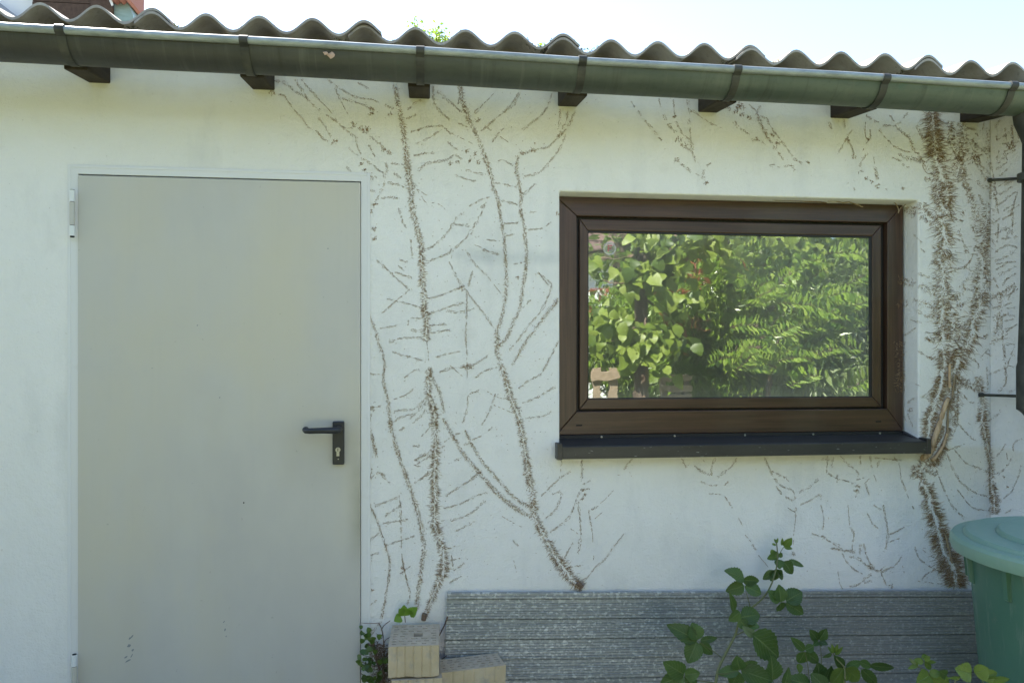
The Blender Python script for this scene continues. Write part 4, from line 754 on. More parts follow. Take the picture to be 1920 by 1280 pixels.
# peeled stem at the sill end
stem = thing('peeled_creeper', 'peeled tan creeper stem cut off beside the right end of the sill', 'creeper stem', onY(1745, 845, -.012))
m = MB(); q = lambda t, y: [onY(a, b, y) for a, b in smoothpts(S(t))]
def stick(name, t, y, r0, r1, mt, parent=None, n=8):
    P = q(t, y); m = MB(); k = len(P); P = [p+Vector((random.gauss(0, .0007), 0, random.gauss(0, .0007))) for p in P]
    m.tube(P, [r0+(r1-r0)*i/(k-1)+random.gauss(0, .0005) for i in range(k)], n); return m.build(name, mt, parent, auto=50)
stick('stem', '1778,745 1772,762 1763,790 1753,820 1744,845 1736,855 1729,858', -.012, .008, .0125, M['tan'], stem)
stick('stem', '1781,682 1780,700 1781,726', -.008, .004, .0065, M['tan'], stem)
stick('stem', '1776,812 1768,835 1757,852 1747,863', -.010, .005, .0075, M['tan'], stem)
stick('stem', '1791,700 1785,745 1778,770 1776,812', -.007, .003, .0042, M['twig_pale'], stem)
stick('stem', '1772,1000 1780,1030 1785,1055', -.010, .003, .004, M['twig_pale'], stem)
# stub of the root behind the sheet and behind the bricks
for t, lb in (('1083,1092 1092,1100', 'short brown creeper stump poking up behind the middle of the metal sheet'), ('796,1150 794,1162', 'brown cut creeper stump rising behind the top brick')):
    P = q(t, -.012); m = MB(); m.tube(P, [.010-.0009*i+random.gauss(0, .0006) for i, _ in enumerate(P)], 9); tag(m.build('creeper_stump', M['twig'], auto=50), lb, 'stump')
# dry twigs at the head of the window
for t, y, r, lb in (('1552,377 1580,379 1602,382 1618,388', .05, .0022, 'dry twig lying along the window head, longest of three'), ('1672,378 1682,385 1685,398', .05, .0018, 'dry curled twig hanging from the window head near its right corner'), ('1698,384 1690,389 1684,399', .05, .0015, 'dry thin twig bent across the top right corner of the window frame'), ('1345,366 1400,371 1475,376 1550,380', .06, .0026, 'brown strip of dead stem tucked along the top of the window frame')):
    P = q(t, y); m = MB(); m.tube([p+Vector((0, random.gauss(0, .001), random.gauss(0, .001))) for p in P], r, 6); tag(m.build('dry_twig', M['twig_pale'] if r < .0025 else M['twig']), lb, 'twig', 'dead twigs at the window head')
# dry leaf stuck to the gutter
def gut_front(x, y): return onY(x, y, GY-GR-.006)
lf = MB(); c0 = gut_front(616, 102)
for (dx, dy, r, a) in ((4, 2, 8, .5), (-6, -2, 5, 1.2)):
    c = gut_front(616+dx, 102+dy); ring = [(c.x+r*.0018*(math.cos(t)+.25*math.cos(3*t+a))*.8, c.y-.003*math.cos(t+a)-.002, c.z+r*.0018*(math.sin(t)+.2*math.sin(2*t+a))*.8) for t in [6.283*k/14 for k in range(14)]]
    lf.add(ring+[(c.x, c.y-.006, c.z)], [(k, (k+1) % 14, 14) for k in range(14)])
tag(lf.build('dry_leaf', M['dryleaf']), 'small curled dry leaf stuck to the front of the gutter', 'dry leaf')
# ------------------------------------------------------------------ grey metal sheet leaning on the wall
def sheet():
    x0, x1 = .079, 2.27; tl = math.tan(.0315); zt0 = .449; m = MB(); pr = []; pitch = .0742; nb = 6; z = 0.0; H = .376
    d = -.0497
    while d < H-.001:
        # d measured down from the top edge
        for k in range(7):
            a = d+pitch*(.10+.88*k/7)+.0010*((k*7+int(d*90)) % 3-1)
            pr += [(a, .000), (a+.0030, -.0006), (a+.0055, -.0008), (a+.0074, -.0003), (a+.0086, .0009)]
        pr += [(d+pitch-.0014, .0005), (d+pitch-.0010, .0045), (d+pitch+.0006, .0045), (d+pitch+.0010, .0)]
        d += pitch
    pr = [(a, b) for a, b in pr if .0 < a < H]; pr = [(-.0, .012), (0.0, .002), (.002, .0)]+[p for p in sorted(pr) if p[0] > .003]+[(H, 0), (H, .012)]
    NX = 24
    for i in range(NX+1):
        x = x0+(x1-x0)*i/NX
        wob = .0016*mnoise.noise((x*2.1, 0, 3)); 
        for a, b in pr: m.v.append((x-a*tl, -.030-a*.03+b+.002*math.sin(x*2.2)+.0015*mnoise.noise((x*3, a*4, 0)), zt0-(x-x0)*tl-a+wob))
    n = len(pr)
    for i in range(NX):
        for k in range(n-1): m.face((i*n+k, i*n+k+1, (i+1)*n+k+1, (i+1)*n+k))
    m.face(range(n)); m.face([NX*n+k for k in range(n)][::-1])
    for i in range(NX): m.face((i*n, (i+1)*n, (i+1)*n+n-1, i*n+n-1))
    return m.build('metal_sheet', M['galv'])
tag(sheet(), 'long grooved grey galvanised sheet standing on edge against the white wall', 'metal sheet')

# ------------------------------------------------------------------ perforated bricks
def pbrick(label, cx, cy, z0, wx, wy, h, rz, rows, cols, hole, sag=0, seed=1, tilt=0):
    rnd = random.Random(seed); t = thing('perforated_brick', label, 'brick', (cx, cy, z0), 'perforated clay bricks by the wall')
    Mx = Matrix.Translation((cx, cy, z0)) @ Matrix.Rotation(rz, 4, 'Z') @ Matrix.Rotation(tilt, 4, 'Y')
    body = MB()                                     # sides with shallow comb grooves, ragged lower front edge
    def side(a, b, n, gr):
        a = Vector(a); b = Vector(b); d = (b-a); nn = Vector((d.y, -d.x)).normalized(); P = []
        for i in range(n*8+1):
            u = i/(n*8); k = (u*n) % 1; dep = .0026 if (k < .06 or k > .94) and 0 < i < n*8 else 0
            P.append(a+d*u-nn*dep)
        return P
    hx, hy = wx/2, wy/2; loop = side((-hx, -hy), (hx, -hy), 6, 1)[:-1]+side((hx, -hy), (hx, hy), 8, 1)[:-1]+side((hx, hy), (-hx, hy), 6, 1)[:-1]+side((-hx, hy), (-hx, -hy), 8, 1)[:-1]
    zs = [0, h*.2, h*.5, h*.85, h]; n = len(loop)
    for zi, z in enumerate(zs):
        for i, p in enumerate(loop):
            zz = z
            if zi == 0: zz = .004+.005*mnoise.noise((p.x*28, p.y*28, seed*5.3))+.003
            ir = .0030*mnoise.noise((p.x*30, p.y*30, z*25+seed))
            body.v.append(Mx @ Vector((p.x*(1+ir*4), p.y*(1+ir*4), zz)))
    for zi in range(len(zs)-1):
        for i in range(n): body.face((zi*n+i, zi*n+(i+1) % n, (zi+1)*n+(i+1) % n, (zi+1)*n+i))
    body.face([i for i in range(n)][::-1])
    # the top as a grid with real slots sunk into it
    top = MB(); rects = []
    x0, x1, y0, y1 = -hx+.004, hx-.004, -hy+.004, hy-.004
    cell = wy/(rows+.8)
    for r in range(rows):
        yy = -hy+cell*(r+.9); nsl = cols+(r % 2)
        for c_ in range(nsl):
            xx = -hx+wx*(c_+.5+(0 if r % 2 else .0))/nsl; w_ = wx/nsl*.30*rnd.uniform(.8, 1.15)
            rects.append((max(x0+.006, xx-w_), min(x1-.006, xx+w_), yy-.0034*rnd.uniform(.7, 1.2), yy+.0034))
    if hole: rects = [q_ for q_ in rects if not (q_[1] > hole[0]-.006 and q_[0] < hole[1]+.006 and q_[3] > hole[2]-.004 and q_[2] < hole[3]+.004)]+[hole]
    xs = sorted({-hx, hx, *[q_[0] for q_ in rects], *[q_[1] for q_ in rects]}); ys = sorted({-hy, hy, *[q_[2] for q_ in rects], *[q_[3] for q_ in rects]})
    def ins(x, y): return any(a < x < b and c_ < y < d for a, b, c_, d in rects)
    for i in range(len(xs)-1):
        for j in range(len(ys)-1):
            if ins((xs[i]+xs[i+1])/2, (ys[j]+ys[j+1])/2): continue
            top.add([Mx @ Vector(p) for p in ((xs[i], ys[j], h), (xs[i+1], ys[j], h), (xs[i+1], ys[j+1], h), (xs[i], ys[j+1], h))], [(0, 1, 2, 3)])
    for k, (a, b, c_, d) in enumerate(rects):
        dep = .03 if (hole and (a, b, c_, d) == hole) else .012
        for p0, p1 in (((a, c_), (b, c_)), ((b, c_), (b, d)), ((b, d), (a, d)), ((a, d), (a, c_))):
            top.add([Mx @ Vector(p) for p in ((*p0, h), (*p1, h), (*p1, h-dep), (*p0, h-dep))], [(0, 1, 2, 3)])
        top.add([Mx @ Vector(p) for p in ((a, c_, h-dep), (b, c_, h-dep), (b, d, h-dep), (a, d, h-dep))], [(0, 1, 2, 3)])
    body.build('clay_body', M['brick'], t, auto=35); top.build('perforated_face', M['brick_top'], t)
    return t
bx = onY(777, 1205, -.23).x
pbrick('top brick of the stack, with perforated face and square grip hole upward', bx, -.127, .2245, .172, .205, .1125, R(-1.5), 8, 5, (-.016+.012, .016+.012, -.018, .016), seed=3)
pbrick('middle brick of the stack, only its upper edge showing under the top brick', bx+.006, -.130, .112, .172, .205, .1118, R(1.2), 8, 5, None, seed=5)
pbrick('lowest brick of the stack, below the frame at the foot of the white wall', bx+.002, -.128, 0, .172, .205, .1115, R(-.5), 8, 5, None, seed=9)
b0 = onZ(828, 1261, .226); b1 = onZ(948, 1246, .226); b2 = onZ(937.5, 1231, .226)
ax = (b1-b0); ang = math.atan2(ax.y, ax.x); wx = ax.length; mid = (b0+b1)/2; nrm = Vector((-ax.y, ax.x, 0)).normalized(); c = mid+nrm*.0575
pbrick('pale yellow brick standing apart, turned, in front of the metal sheet', c.x, c.y, .113, wx, .115, .113, ang, 5, 7, None, seed=12)
pbrick('brick hidden under the turned pale yellow brick by the metal sheet', c.x+.004, c.y+.004, 0, wx, .115, .1125, ang+.05, 5, 7, None, seed=14)

# ------------------------------------------------------------------ green rain barrel
BC = Vector((2.065, -.72, 0)); barrel = thing('rain_barrel', 'green plastic rain barrel with a ringed lid in the wall corner', 'rain barrel', BC)
LZ = .745; RB = .375
b = MB(); b.lathe([(.0, .002), (RB-.095, .002), (RB-.088, .012), (RB-.055, .35), (RB-.030, LZ-.07), (RB-.028, LZ-.045), (RB-.004, LZ-.040), (RB-.002, LZ-.03), (RB-.03, LZ-.03)], BC, 96); b.build('barrel_body', M['barrel'], barrel, auto=40)
l = MB(); rr = RB+.022
prof = [(rr-.014, LZ-.050), (rr-.002, LZ-.048), (rr+.003, LZ-.030), (rr+.002, LZ-.012), (rr-.006, LZ-.002), (rr-.016, LZ+.001), (rr-.030, LZ+.001)]
for r_ in (.360, .268, .176, .085): prof += [(r_+.006, prof[-1][1]+.000), (r_+.002, prof[-1][1]-.002), (r_-.004, prof[-1][1]+.008), (r_-.009, prof[-1][1]+.011)]
prof += [(.0, prof[-1][1])]
l.lathe(prof, BC, 120); l.build('lid', M['lid'], barrel, auto=28)
for px_ in (1802, 1822, 1890):
    best = None
    for k in range(720):
        a = 2*math.pi*k/720; p = BC+Vector((math.cos(a)*(RB-.03), math.sin(a)*(RB-.03), .62)); d = p-CAM
        if d.dot(Vector((math.cos(a), math.sin(a), 0))) > .02: continue
        x = 960+FPX*d.dot(RT)/d.dot(FW); e = abs(x-px_)
        if best is None or e < best[0]: best = (e, a)
    a = best[1]; m = MB(); o = Vector((math.cos(a), math.sin(a), 0)); t = Vector((-o.y, o.x, 0)); vs = []
    for z, ra, rb in ((LZ-.046, -.034, -.012), (LZ-.145, -.040, -.022), (LZ-.152, -.042, -.036)):
        for s_ in (-.007, .007):
            for r_ in (RB+ra, RB+rb): vs.append(BC+o*r_+t*s_+Vector((0, 0, z)))
    m.add(vs, [(0, 1, 3, 2), (8, 10, 11, 9), (1, 5, 7, 3), (5, 9, 11, 7), (0, 4, 5, 1), (4, 8, 9, 5), (2, 3, 7, 6), (6, 7, 11, 10)]); m.build('rib', M['barrel'], barrel)

# ------------------------------------------------------------------ leaves one by one
def leaf(m, b, t, w, nrm, serr=.06, fold=.25, curl=.15, mi=0, segs=8, shape=1.0):
    b = Vector(b); t = Vector(t); ax = t-b; ln = ax.length; ax.normalize(); side = ax.cross(nrm).normalized(); up = side.cross(ax).normalized(); o = len(m.v)
    for i in range(segs*2+1):
        m.uv += [(i/(segs*2), 1, 0), (i/(segs*2), 0, 0), (i/(segs*2), -1, 0)]
        u = i/(segs*2); pw = math.sin(math.pi*min(1, u**(.72*shape)))**.75 if 0 < u < 1 else 0
        pw *= 1+(serr if i % 2 else -serr); hw = w*.5*pw
        if i == segs*2: hw = 0
        c = b+ax*(ln*u)-up*(curl*ln*(u-.35)**2); wav = .03*w*math.sin(u*9+ln*50)
        m.v += [tuple(c+side*hw+up*(fold*hw+wav)), tuple(c+up*0), tuple(c-side*hw+up*(fold*hw-wav))]
    for i in range(segs*2):
        a = o+3*i; m.face((a, a+3, a+4, a+1), mi); m.face((a+1, a+4, a+5, a+2), mi)
def pleaf(m, bx, by, tx, ty, wpx, Y, mi=0, dy=None, **k):
    b = onY(bx, by, Y); dt = random.uniform(-.025, .025) if dy is None else dy; t = onY(tx, ty, Y+dt)
    n = Vector((random.gauss(0, .25), -1, random.gauss(.25, .25))).normalized(); sc_ = (b-CAM).length/FPX
    leaf(m, b, t, wpx*sc_*1.12, n, mi=mi, **k)
def bramble(name, label, stems, leaves, mats):
    t = thing(name, label, 'bramble', (onY(*stems[0][1][0], stems[0][2]).x, stems[0][2]-.02, 0), 'brambles in front of the metal sheet')
    m = MB()
    for (r, pts, Y0, Y1) in stems:
        P = smoothpts(pts); k = len(P); m.tube([onY(x, y, Y0+(Y1-Y0)*i/(k-1)) for i, (x, y) in enumerate(P)], [r*(1-.6*i/(k-1)) for i in range(k)], 8)
    m.build('stem', M['bramble_stem'], t, auto=60); f = MB()
    for q_ in leaves: pleaf(f, *q_[:5], q_[5], q_[6] if len(q_) > 6 else 0)
    f.build('foliage', mats, t, smooth=True); return t
BM = [M['bramble'], M['bramble_young'], M['bramble_pale']]
Y1 = -.17; Y2 = -.24; Y3 = -.33; Y4 = -.42
bramble('bramble', 'tallest bramble shoot, rising past the metal sheet onto the white wall',
 [(.0052, [(1335, 1330), (1342, 1279), (1348, 1251), (1366, 1214), (1379, 1188), (1387, 1162), (1407, 1141), (1428, 1123), (1444, 1100), (1454, 1071), (1458, 1045), (1456, 1016)], -.46, -.10),
  (.0018, [(1407, 1138), (1402, 1120), (1395, 1095)], Y2, Y2), (.0018, [(1440, 1105), (1455, 1118), (1466, 1128)], -.19, Y2), (.002, [(1381, 1190), (1400, 1182), (1414, 1190)], -.3, Y3), (.0018, [(1353, 1232), (1340, 1222), (1308, 1200)], -.34, Y3), (.0018, [(1345, 1262), (1365, 1262), (1387, 1256)], Y4, Y4), (.0016, [(1458, 1045), (1466, 1030), (1472, 1022)], -.11, -.12), (.0016, [(1456, 1060), (1470, 1052), (1480, 1050)], -.13, -.13), (.0018, [(1342, 1279), (1310, 1275), (1282, 1264)], -.44, -.45)],
 [(1396, 1085, 1360, 1068, 23, Y2), (1393, 1087, 1425, 1089, 17, Y2), (1395, 1097, 1361, 1108, 22, Y2), (1397, 1098, 1429, 1112, 24, Y2),
  (1464, 1128, 1461, 1095, 22, Y2), (1474, 1126, 1505, 1108, 27, Y2), (1474, 1129, 1508, 1151, 21, Y2), (1462, 1128, 1440, 1106, 19, Y2), (1464, 1129, 1462, 1146, 19, Y2),
  (1389, 1157, 1426, 1150, 29, Y3), (1377, 1147, 1369, 1110, 14, Y3), (1387, 1146, 1367, 1164, 20, Y3), (1387, 1160, 1401, 1180, 17, Y3), (1400, 1172, 1424, 1174, 17, Y3),
  (1412, 1189, 1463, 1233, 44, -.36), (1415, 1192, 1392, 1174, 13, -.35, 2),
  (1308, 1200, 1251, 1170, 27, Y3), (1308, 1199, 1298, 1166, 27, Y3), (1306, 1202, 1290, 1243, 29, Y3), (1313, 1201, 1346, 1195, 11, Y3), (1312, 1204, 1337, 1227, 17, Y3),
  (1283, 1264, 1245, 1241, 29, -.45), (1284, 1264, 1313, 1261, 21, -.45), (1281, 1265, 1238, 1283, 31, -.45), (1284, 1267, 1308, 1292, 24, -.45),
  (1387, 1255, 1381, 1229, 22, Y4), (1385, 1256, 1344, 1262, 18, Y4), (1389, 1254, 1422, 1241, 17, Y4), (1390, 1256, 1451, 1277, 31, Y4), (1385, 1258, 1372, 1286, 26, Y4),
  (1470, 1024, 1485, 1008, 13, -.12, 1), (1470, 1025, 1486, 1028, 8, -.12, 1), (1466, 1022, 1467, 1008, 5, -.12, 1), (1456, 1018, 1452, 1009, 5, -.1, 1), (1455, 1018, 1459, 1008, 4, -.1, 1), (1455, 1022, 1447, 1018, 4, -.1, 1), (1460, 1036, 1439, 1048, 14, -.12), (1456, 1034, 1446, 1042, 14, -.12, 1), (1460, 1038, 1468, 1043, 8, -.12),
  (1478, 1051, 1509, 1061, 10, -.13), (1470, 1052, 1487, 1076, 18, -.14), (1460, 1048, 1462, 1066, 15, -.13), (1452, 1070, 1430, 1086, 13, -.15), (1458, 1070, 1469, 1086, 14, -.15), (1455, 1066, 1452, 1088, 20, -.15), (1450, 1068, 1446, 1090, 13, -.15)], BM)
bramble('bramble', 'bushy low bramble in the middle of the bottom edge, with a yellowish tip',
 [(.004, [(1580, 1330), (1584, 1280), (1583, 1251), (1570, 1236), (1561, 1222)], -.46, -.40), (.0018, [(1584, 1251), (1600, 1250), (1612, 1250)], -.42, -.42), (.002, [(1520, 1300), (1515, 1250), (1509, 1220)], -.38, -.36), (.0018, [(1538, 1290), (1540, 1230), (1535, 1199)], -.32, -.30), (.002, [(1470, 1310), (1455, 1290), (1449, 1274)], -.42, -.4)],
 [(1449, 1275, 1447, 1228, 32, -.40), (1509, 1219, 1483, 1194, 13, -.36), (1509, 1221, 1498, 1243, 24, -.36), (1510, 1218, 1527, 1210, 13, -.36), (1511, 1222, 1537, 1242, 17, -.36),
  (1534, 1200, 1518, 1180, 15, -.30), (1536, 1199, 1550, 1178, 16, -.30), (1534, 1201, 1525, 1210, 9, -.30), (1537, 1201, 1552, 1208, 9, -.30), (1536, 1202, 1541, 1211, 8, -.30),
  (1562, 1224, 1552, 1211, 5, -.4, 1), (1563, 1224, 1560, 1207, 6, -.4, 1), (1565, 1224, 1571, 1207, 6, -.4, 1), (1566, 1225, 1581, 1212, 6, -.4, 1), (1566, 1226, 1580, 1220, 6, -.4, 1), (1560, 1225, 1543, 1232, 6, -.4), (1582, 1251, 1564, 1229, 15, -.41),
  (1586, 1251, 1617, 1239, 12, -.42), (1612, 1240, 1636, 1250, 12, -.42), (1632, 1247, 1680, 1252, 12, -.42), (1616, 1254, 1646, 1284, 17, -.42), (1587, 1252, 1613, 1277, 22, -.43, 1), (1581, 1252, 1560, 1284, 27, -.43, 1), (1536, 1278, 1534, 1241, 32, -.38), (1545, 1280, 1560, 1248, 24, -.39), (1520, 1284, 1476, 1271, 24, -.40), (1498, 1243, 1500, 1262, 10, -.36, 1), (1470, 1290, 1480, 1250, 14, -.4), (1550, 1290, 1520, 1262, 24, -.44)], BM)
bramble('bramble', 'pale leaved bramble at the foot of the green barrel, lowest on the right',
 [(.003, [(1752, 1320), (1750, 1285), (1744, 1267), (1730, 1254), (1718, 1247)], -.80, -.78), (.002, [(1850, 1320), (1845, 1285), (1840, 1270)], -1.02, -1.0), (.0018, [(1800, 1310), (1790, 1280), (1800, 1270)], -1.02, -1.0)],
 [(1722, 1244, 1706, 1239, 5, -.78, 1), (1722, 1245, 1702, 1253, 6, -.78, 1), (1718, 1246, 1705, 1233, 4, -.78, 2), (1732, 1240, 1713, 1236, 9, -.78, 1), (1732, 1236, 1745, 1231, 8, -.78, 1), (1733, 1242, 1748, 1252, 11, -.78, 1), (1734, 1239, 1757, 1241, 5, -.78, 1), (1728, 1232, 1740, 1228, 7, -.78, 1),
  (1744, 1264, 1720, 1280, 24, -.79, 1), (1746, 1265, 1780, 1284, 24, -.79, 1), (1742, 1261, 1767, 1262, 11, -.79, 1), (1822, 1262, 1792, 1254, 25, -1.0, 1), (1828, 1262, 1854, 1252, 24, -1.0, 1), (1800, 1268, 1776, 1271, 11, -1.0, 1), (1840, 1268, 1872, 1262, 17, -1.0, 1), (1852, 1272, 1896, 1276, 18, -1.0, 1), (1775, 1266, 1762, 1258, 14, -.8)], BM)
# three bright leaves on the brick stack
t = thing('ivy_seedling', 'three bright green ivy leaves sprouting behind the top brick', 'ivy seedling', onY(760, 1160, -.03)); f = MB()
for q_ in ((758, 1154, 757, 1134, 19), (767, 1151, 782, 1138, 17), (752, 1156, 739, 1164, 15)): pleaf(f, *q_, -.045, dy=-.012, serr=.09, shape=.75)
pleaf(f, 757, 1148, 748, 1141, 12, -.045, dy=-.01); pleaf(f, 768, 1150, 777, 1150, 11, -.045, dy=-.01)
f.build('foliage', M['ivy_young'], t, smooth=True); m = MB(); m.tube([onY(760, 1166, -.03), onY(759, 1155, -.042), onY(757, 1146, -.043)], .0015, 6); m.build('stem', M['twig'], t)
# ivy with bare twigs left of the bricks
t = thing('ivy_plant', 'straggly ivy with bare brown twigs between door frame and brick stack', 'ivy', onY(712, 1280, -.03)); m = MB()
for pts, r in (('722,1300 720,1250 720,1210 716,1180 710,1167', .0032), ('710,1167 695,1168 676,1167', .0015), ('715,1180 720,1172 731,1163', .0022), ('720,1205 724,1198 734,1193', .0018), ('720,1212 712,1208 702,1210', .0016), ('716,1196 710,1190 705,1187', .0014), ('698,1196 702,1215 706,1235 712,1255 722,1290', .006), ('712,1240 725,1228 733,1215', .004), ('706,1232 716,1222 730,1212', .002), ('722,1290 716,1262 724,1240 732,1226', .004), ('678,1240 690,1245 704,1250', .0014), ('677,1262 690,1268 712,1275', .0014), ('677,1226 690,1230 702,1228', .0012), ('839,1156 835,1168 831,1176 824,1190 820,1200', .0035), ('838,1228 830,1234 821,1240', .0016)):
    P = smoothpts(S(pts)); m.tube([onY(x, y, -.03-.02*math.sin(i*1.1)) for i, (x, y) in enumerate(P)], [r*(1-.5*i/len(P)) for i in range(len(P))], 7)
for _ in range(420):
    x = random.gauss(716, 9); y = random.uniform(1205, 1290); x -= (1250-y)*.22 if y < 1250 else 0; Yq = random.uniform(-.07, -.01); p = onY(x, y, Yq); d = Vector((random.gauss(0, 1), random.gauss(0, .6), random.gauss(0, 1))).normalized()*random.uniform(.008, .03); m.tube([p, p+d], .0009, 4)
m.build('stem', M['twig'], t); f = MB()
cl = [(679, 1184), (692, 1199), (681, 1217), (695, 1240), (682, 1251), (686, 1257), (722, 1240), (701, 1222), (699, 1277), (690, 1192), (684, 1205), (718, 1245), (722, 1232), (690, 1270), (706, 1276), (688, 1236), (680, 1238), (712, 1258), (703, 1206), (730, 1250), (678, 1272), (696, 1262)]
for x, y in cl:
    for _ in range(random.randint(2, 4)):
        a = random.uniform(0, 6.28); ln = random.uniform(7, 12); bx_, by_ = x+random.gauss(0, 4), y+random.gauss(0, 4); pleaf(f, bx_, by_, bx_+math.cos(a)*ln, by_+math.sin(a)*ln, ln*.8, random.uniform(-.09, -.03), serr=.1)
f.build('foliage', M['ivy'], t, smooth=True)

# ------------------------------------------------------------------ behind the roof: neighbour's house and a tree
HY = 4.4
house = thing('house', 'white rendered house with brown eave boards and red tiles behind the garage roof', 'house', (-4, HY, 0))
xw = onY(66, 20, HY).x; xb = onY(176, 20, HY).x; m = MB(); m.box((-9, HY+.10, 0), (xb-.35, HY+2.2, 5.29)); m.build('wall', M['housewall'], house)
m = MB(); zl = onY(120, 40, HY).z-.45; zlines = [zl+.20*k for k in range(11)]
for k in range(10): m.box((xw, HY-.05+.004*(k % 2), zlines[k]), (xb, HY+.095, zlines[k+1]-.008))
m.build('eave_boards', M['fascia'], house)
def slab(m, pts, Ya, Yb):
    n_ = len(pts); vs = [onY(x, y, HY) for x, y in pts]; m.add([(v.x, Ya, v.z) for v in vs]+[(v.x, Yb, v.z) for v in vs], [tuple(range(n_))[::-1], tuple(range(n_, 2*n_))]+[(k, (k+1) % n_, (k+1) % n_+n_, k+n_) for k in range(n_)])
m = MB(); slab(m, [(176, -20), (194, -20), (216, 20), (205, 60), (176, 60)], HY-.07, HY+.3); m.build('fascia_board', M['fascia'], house)
m = MB(); slab(m, [(200, -20), (210, -20), (219, 17), (216, 19)], HY-.085, HY-.072); m.build('verge_trim', M['housewall'], house)
m = MB(); slab(m, [(216, 10), (240, 6), (251, 30), (251, 60), (212, 60), (216, 22)], HY-.02, HY+.35); m.build('flashing', M['patina'], house)
m = MB(); slab(m, [(213, -70), (252, -70), (251, 9), (246, 12), (240, 7), (234, 12), (228, 8), (221, 12), (214, 8)], HY-.16, HY+.25)
xe = onY(252, 0, HY).x; xr = onY(235, 0, HY+1.1).x; xk = onY(225, 40, HY+2.3).x
m.add([(-9.5, HY-.45, 5.30), (xe, HY-.45, 5.30), (xr, HY+1.1, 6.5), (-9.5, HY+1.1, 6.5), (-9.5, HY+2.3, 5.30), (xk, HY+2.3, 5.30)], [(0, 1, 2, 3), (3, 2, 5, 4), (0, 4, 5, 1), (0, 3, 4), (1, 5, 2)])
m.build('roof_tiles', M['redtile'], house)
m = MB(); slab(m, [(-40, -12), (0, 6), (36, 34), (30, 46), (-40, 20)], HY-.02, HY+.09); m.build('verge_sheet', M['zinc'], house)

def cloud(m, c, rad, n, size, asp, droop=.3, up=(0, 0, 1), rnd=random):
    """n small leaves spread through an ellipsoid, thinner at the rim"""
    c = Vector(c)
    for _ in range(n):
        while True:
            p = Vector((rnd.uniform(-1, 1), rnd.uniform(-1, 1), rnd.uniform(-1, 1)))
            if p.length < 1 and p.length > .15*rnd.random(): break
        q_ = Vector((p.x*rad[0], p.y*rad[1], p.z*rad[2])); d = (p*.7+Vector((rnd.gauss(0, .6), rnd.gauss(0, .6), rnd.gauss(-droop, .5)))).normalized(); s = size*rnd.uniform(.6, 1.3)
        nn = Vector((rnd.gauss(0, .6), rnd.gauss(0, .6)+.3, 1)).normalized(); sd_ = d.cross(nn).normalized()*s*asp*.5; uu = sd_.cross(d).normalized()
        b = c+q_; m.add([b, b+d*s*.4+sd_+uu*s*.06, b+d*s-uu*s*.12, b+d*s*.4-sd_+uu*s*.06, b+d*s*.45-uu*s*.02], [(0, 1, 4), (1, 2, 4), (2, 3, 4), (3, 0, 4)])
TY = 6.4
t = thing('tree', 'young yellow-green tree just topping the corrugated roof', 'tree', (onY(815, 60, TY).x, TY, 0)); m = MB()
tx = onY(815, 60, TY).x
tips = [(778, 40), (823, 52), (836, 68), (812, 62), (845, 78), (1012, 82), (1024, 88), (800, 75), (830, 85)]
m.tube([(tx, TY, 0), (tx+.05, TY, 2.0), (tx+.1, TY, 3.4)], [.09, .07, .04], 10); f = MB()
for x, y in tips:
    p = onY(x, y, TY); m.tube([(tx+.08, TY, 3.0), ((p.x+tx)/2, TY+.1, (p.z+3.2)/2), (p.x, TY, p.z-.05)], [.03, .018, .006], 6); r = .15 if y < 80 else .11
    cloud(f, p-Vector((0, 0, .10)), (r*.8, r*.8, r), 90, .06, .45)
cloud(f, (tx, TY, 3.9), (.9, .8, .7), 1800, .09, .45); m.build('trunk', M['bark'], t); f.build('crown', M['treeleaf'], t)

# ------------------------------------------------------------------ the garden that the pane mirrors
LV = 2.75
def broad(m, p, size, facing, rnd=random):
    d = Vector((rnd.gauss(0, .55), rnd.gauss(.25, .25), rnd.gauss(-.75, .35))).normalized(); n = (Vector(facing)+Vector((rnd.gauss(0, .35), rnd.gauss(0, .3), rnd.gauss(.2, .35)))).normalized()
    leaf(m, Vector(p), Vector(p)+d*size, size*.86, n, serr=.02, fold=.18, curl=.35, segs=5, shape=.70)
vine = thing('grapevine', 'broad leaved vine on a grey wooden post, mirrored in the window pane', 'vine', (mir(1208, 700, LV).x, -LV, 0))
vx = mir(1208, 700, LV).x; m = MB(); m.tube([(vx, -LV-.05, 0), (vx-.01, -LV-.05, 1.4), (vx, -LV-.05, 2.6)], [.058, .055, .05], 10); m.build('post', M['postwood'], vine, auto=60)
m = MB()
for pts in ('1208,745 1215,640 1206,560 1212,470 1208,400', '1212,560 1240,580 1262,605 1278,640', '1208,520 1170,530 1130,520', '1210,460 1260,450 1320,440 1400,430', '1208,600 1180,620 1150,640', '1210,440 1300,420 1450,425 1620,430', '1206,480 1150,484 1100,492'):
    P = smoothpts(S(pts)); m.tube([mir(x, y, LV-.06+.04*math.sin(i)) for i, (x, y) in enumerate(P)], [.011-.006*i/len(P) for i in range(len(P))], 6)
m.build('stem', M['twig'], vine); f = MB()
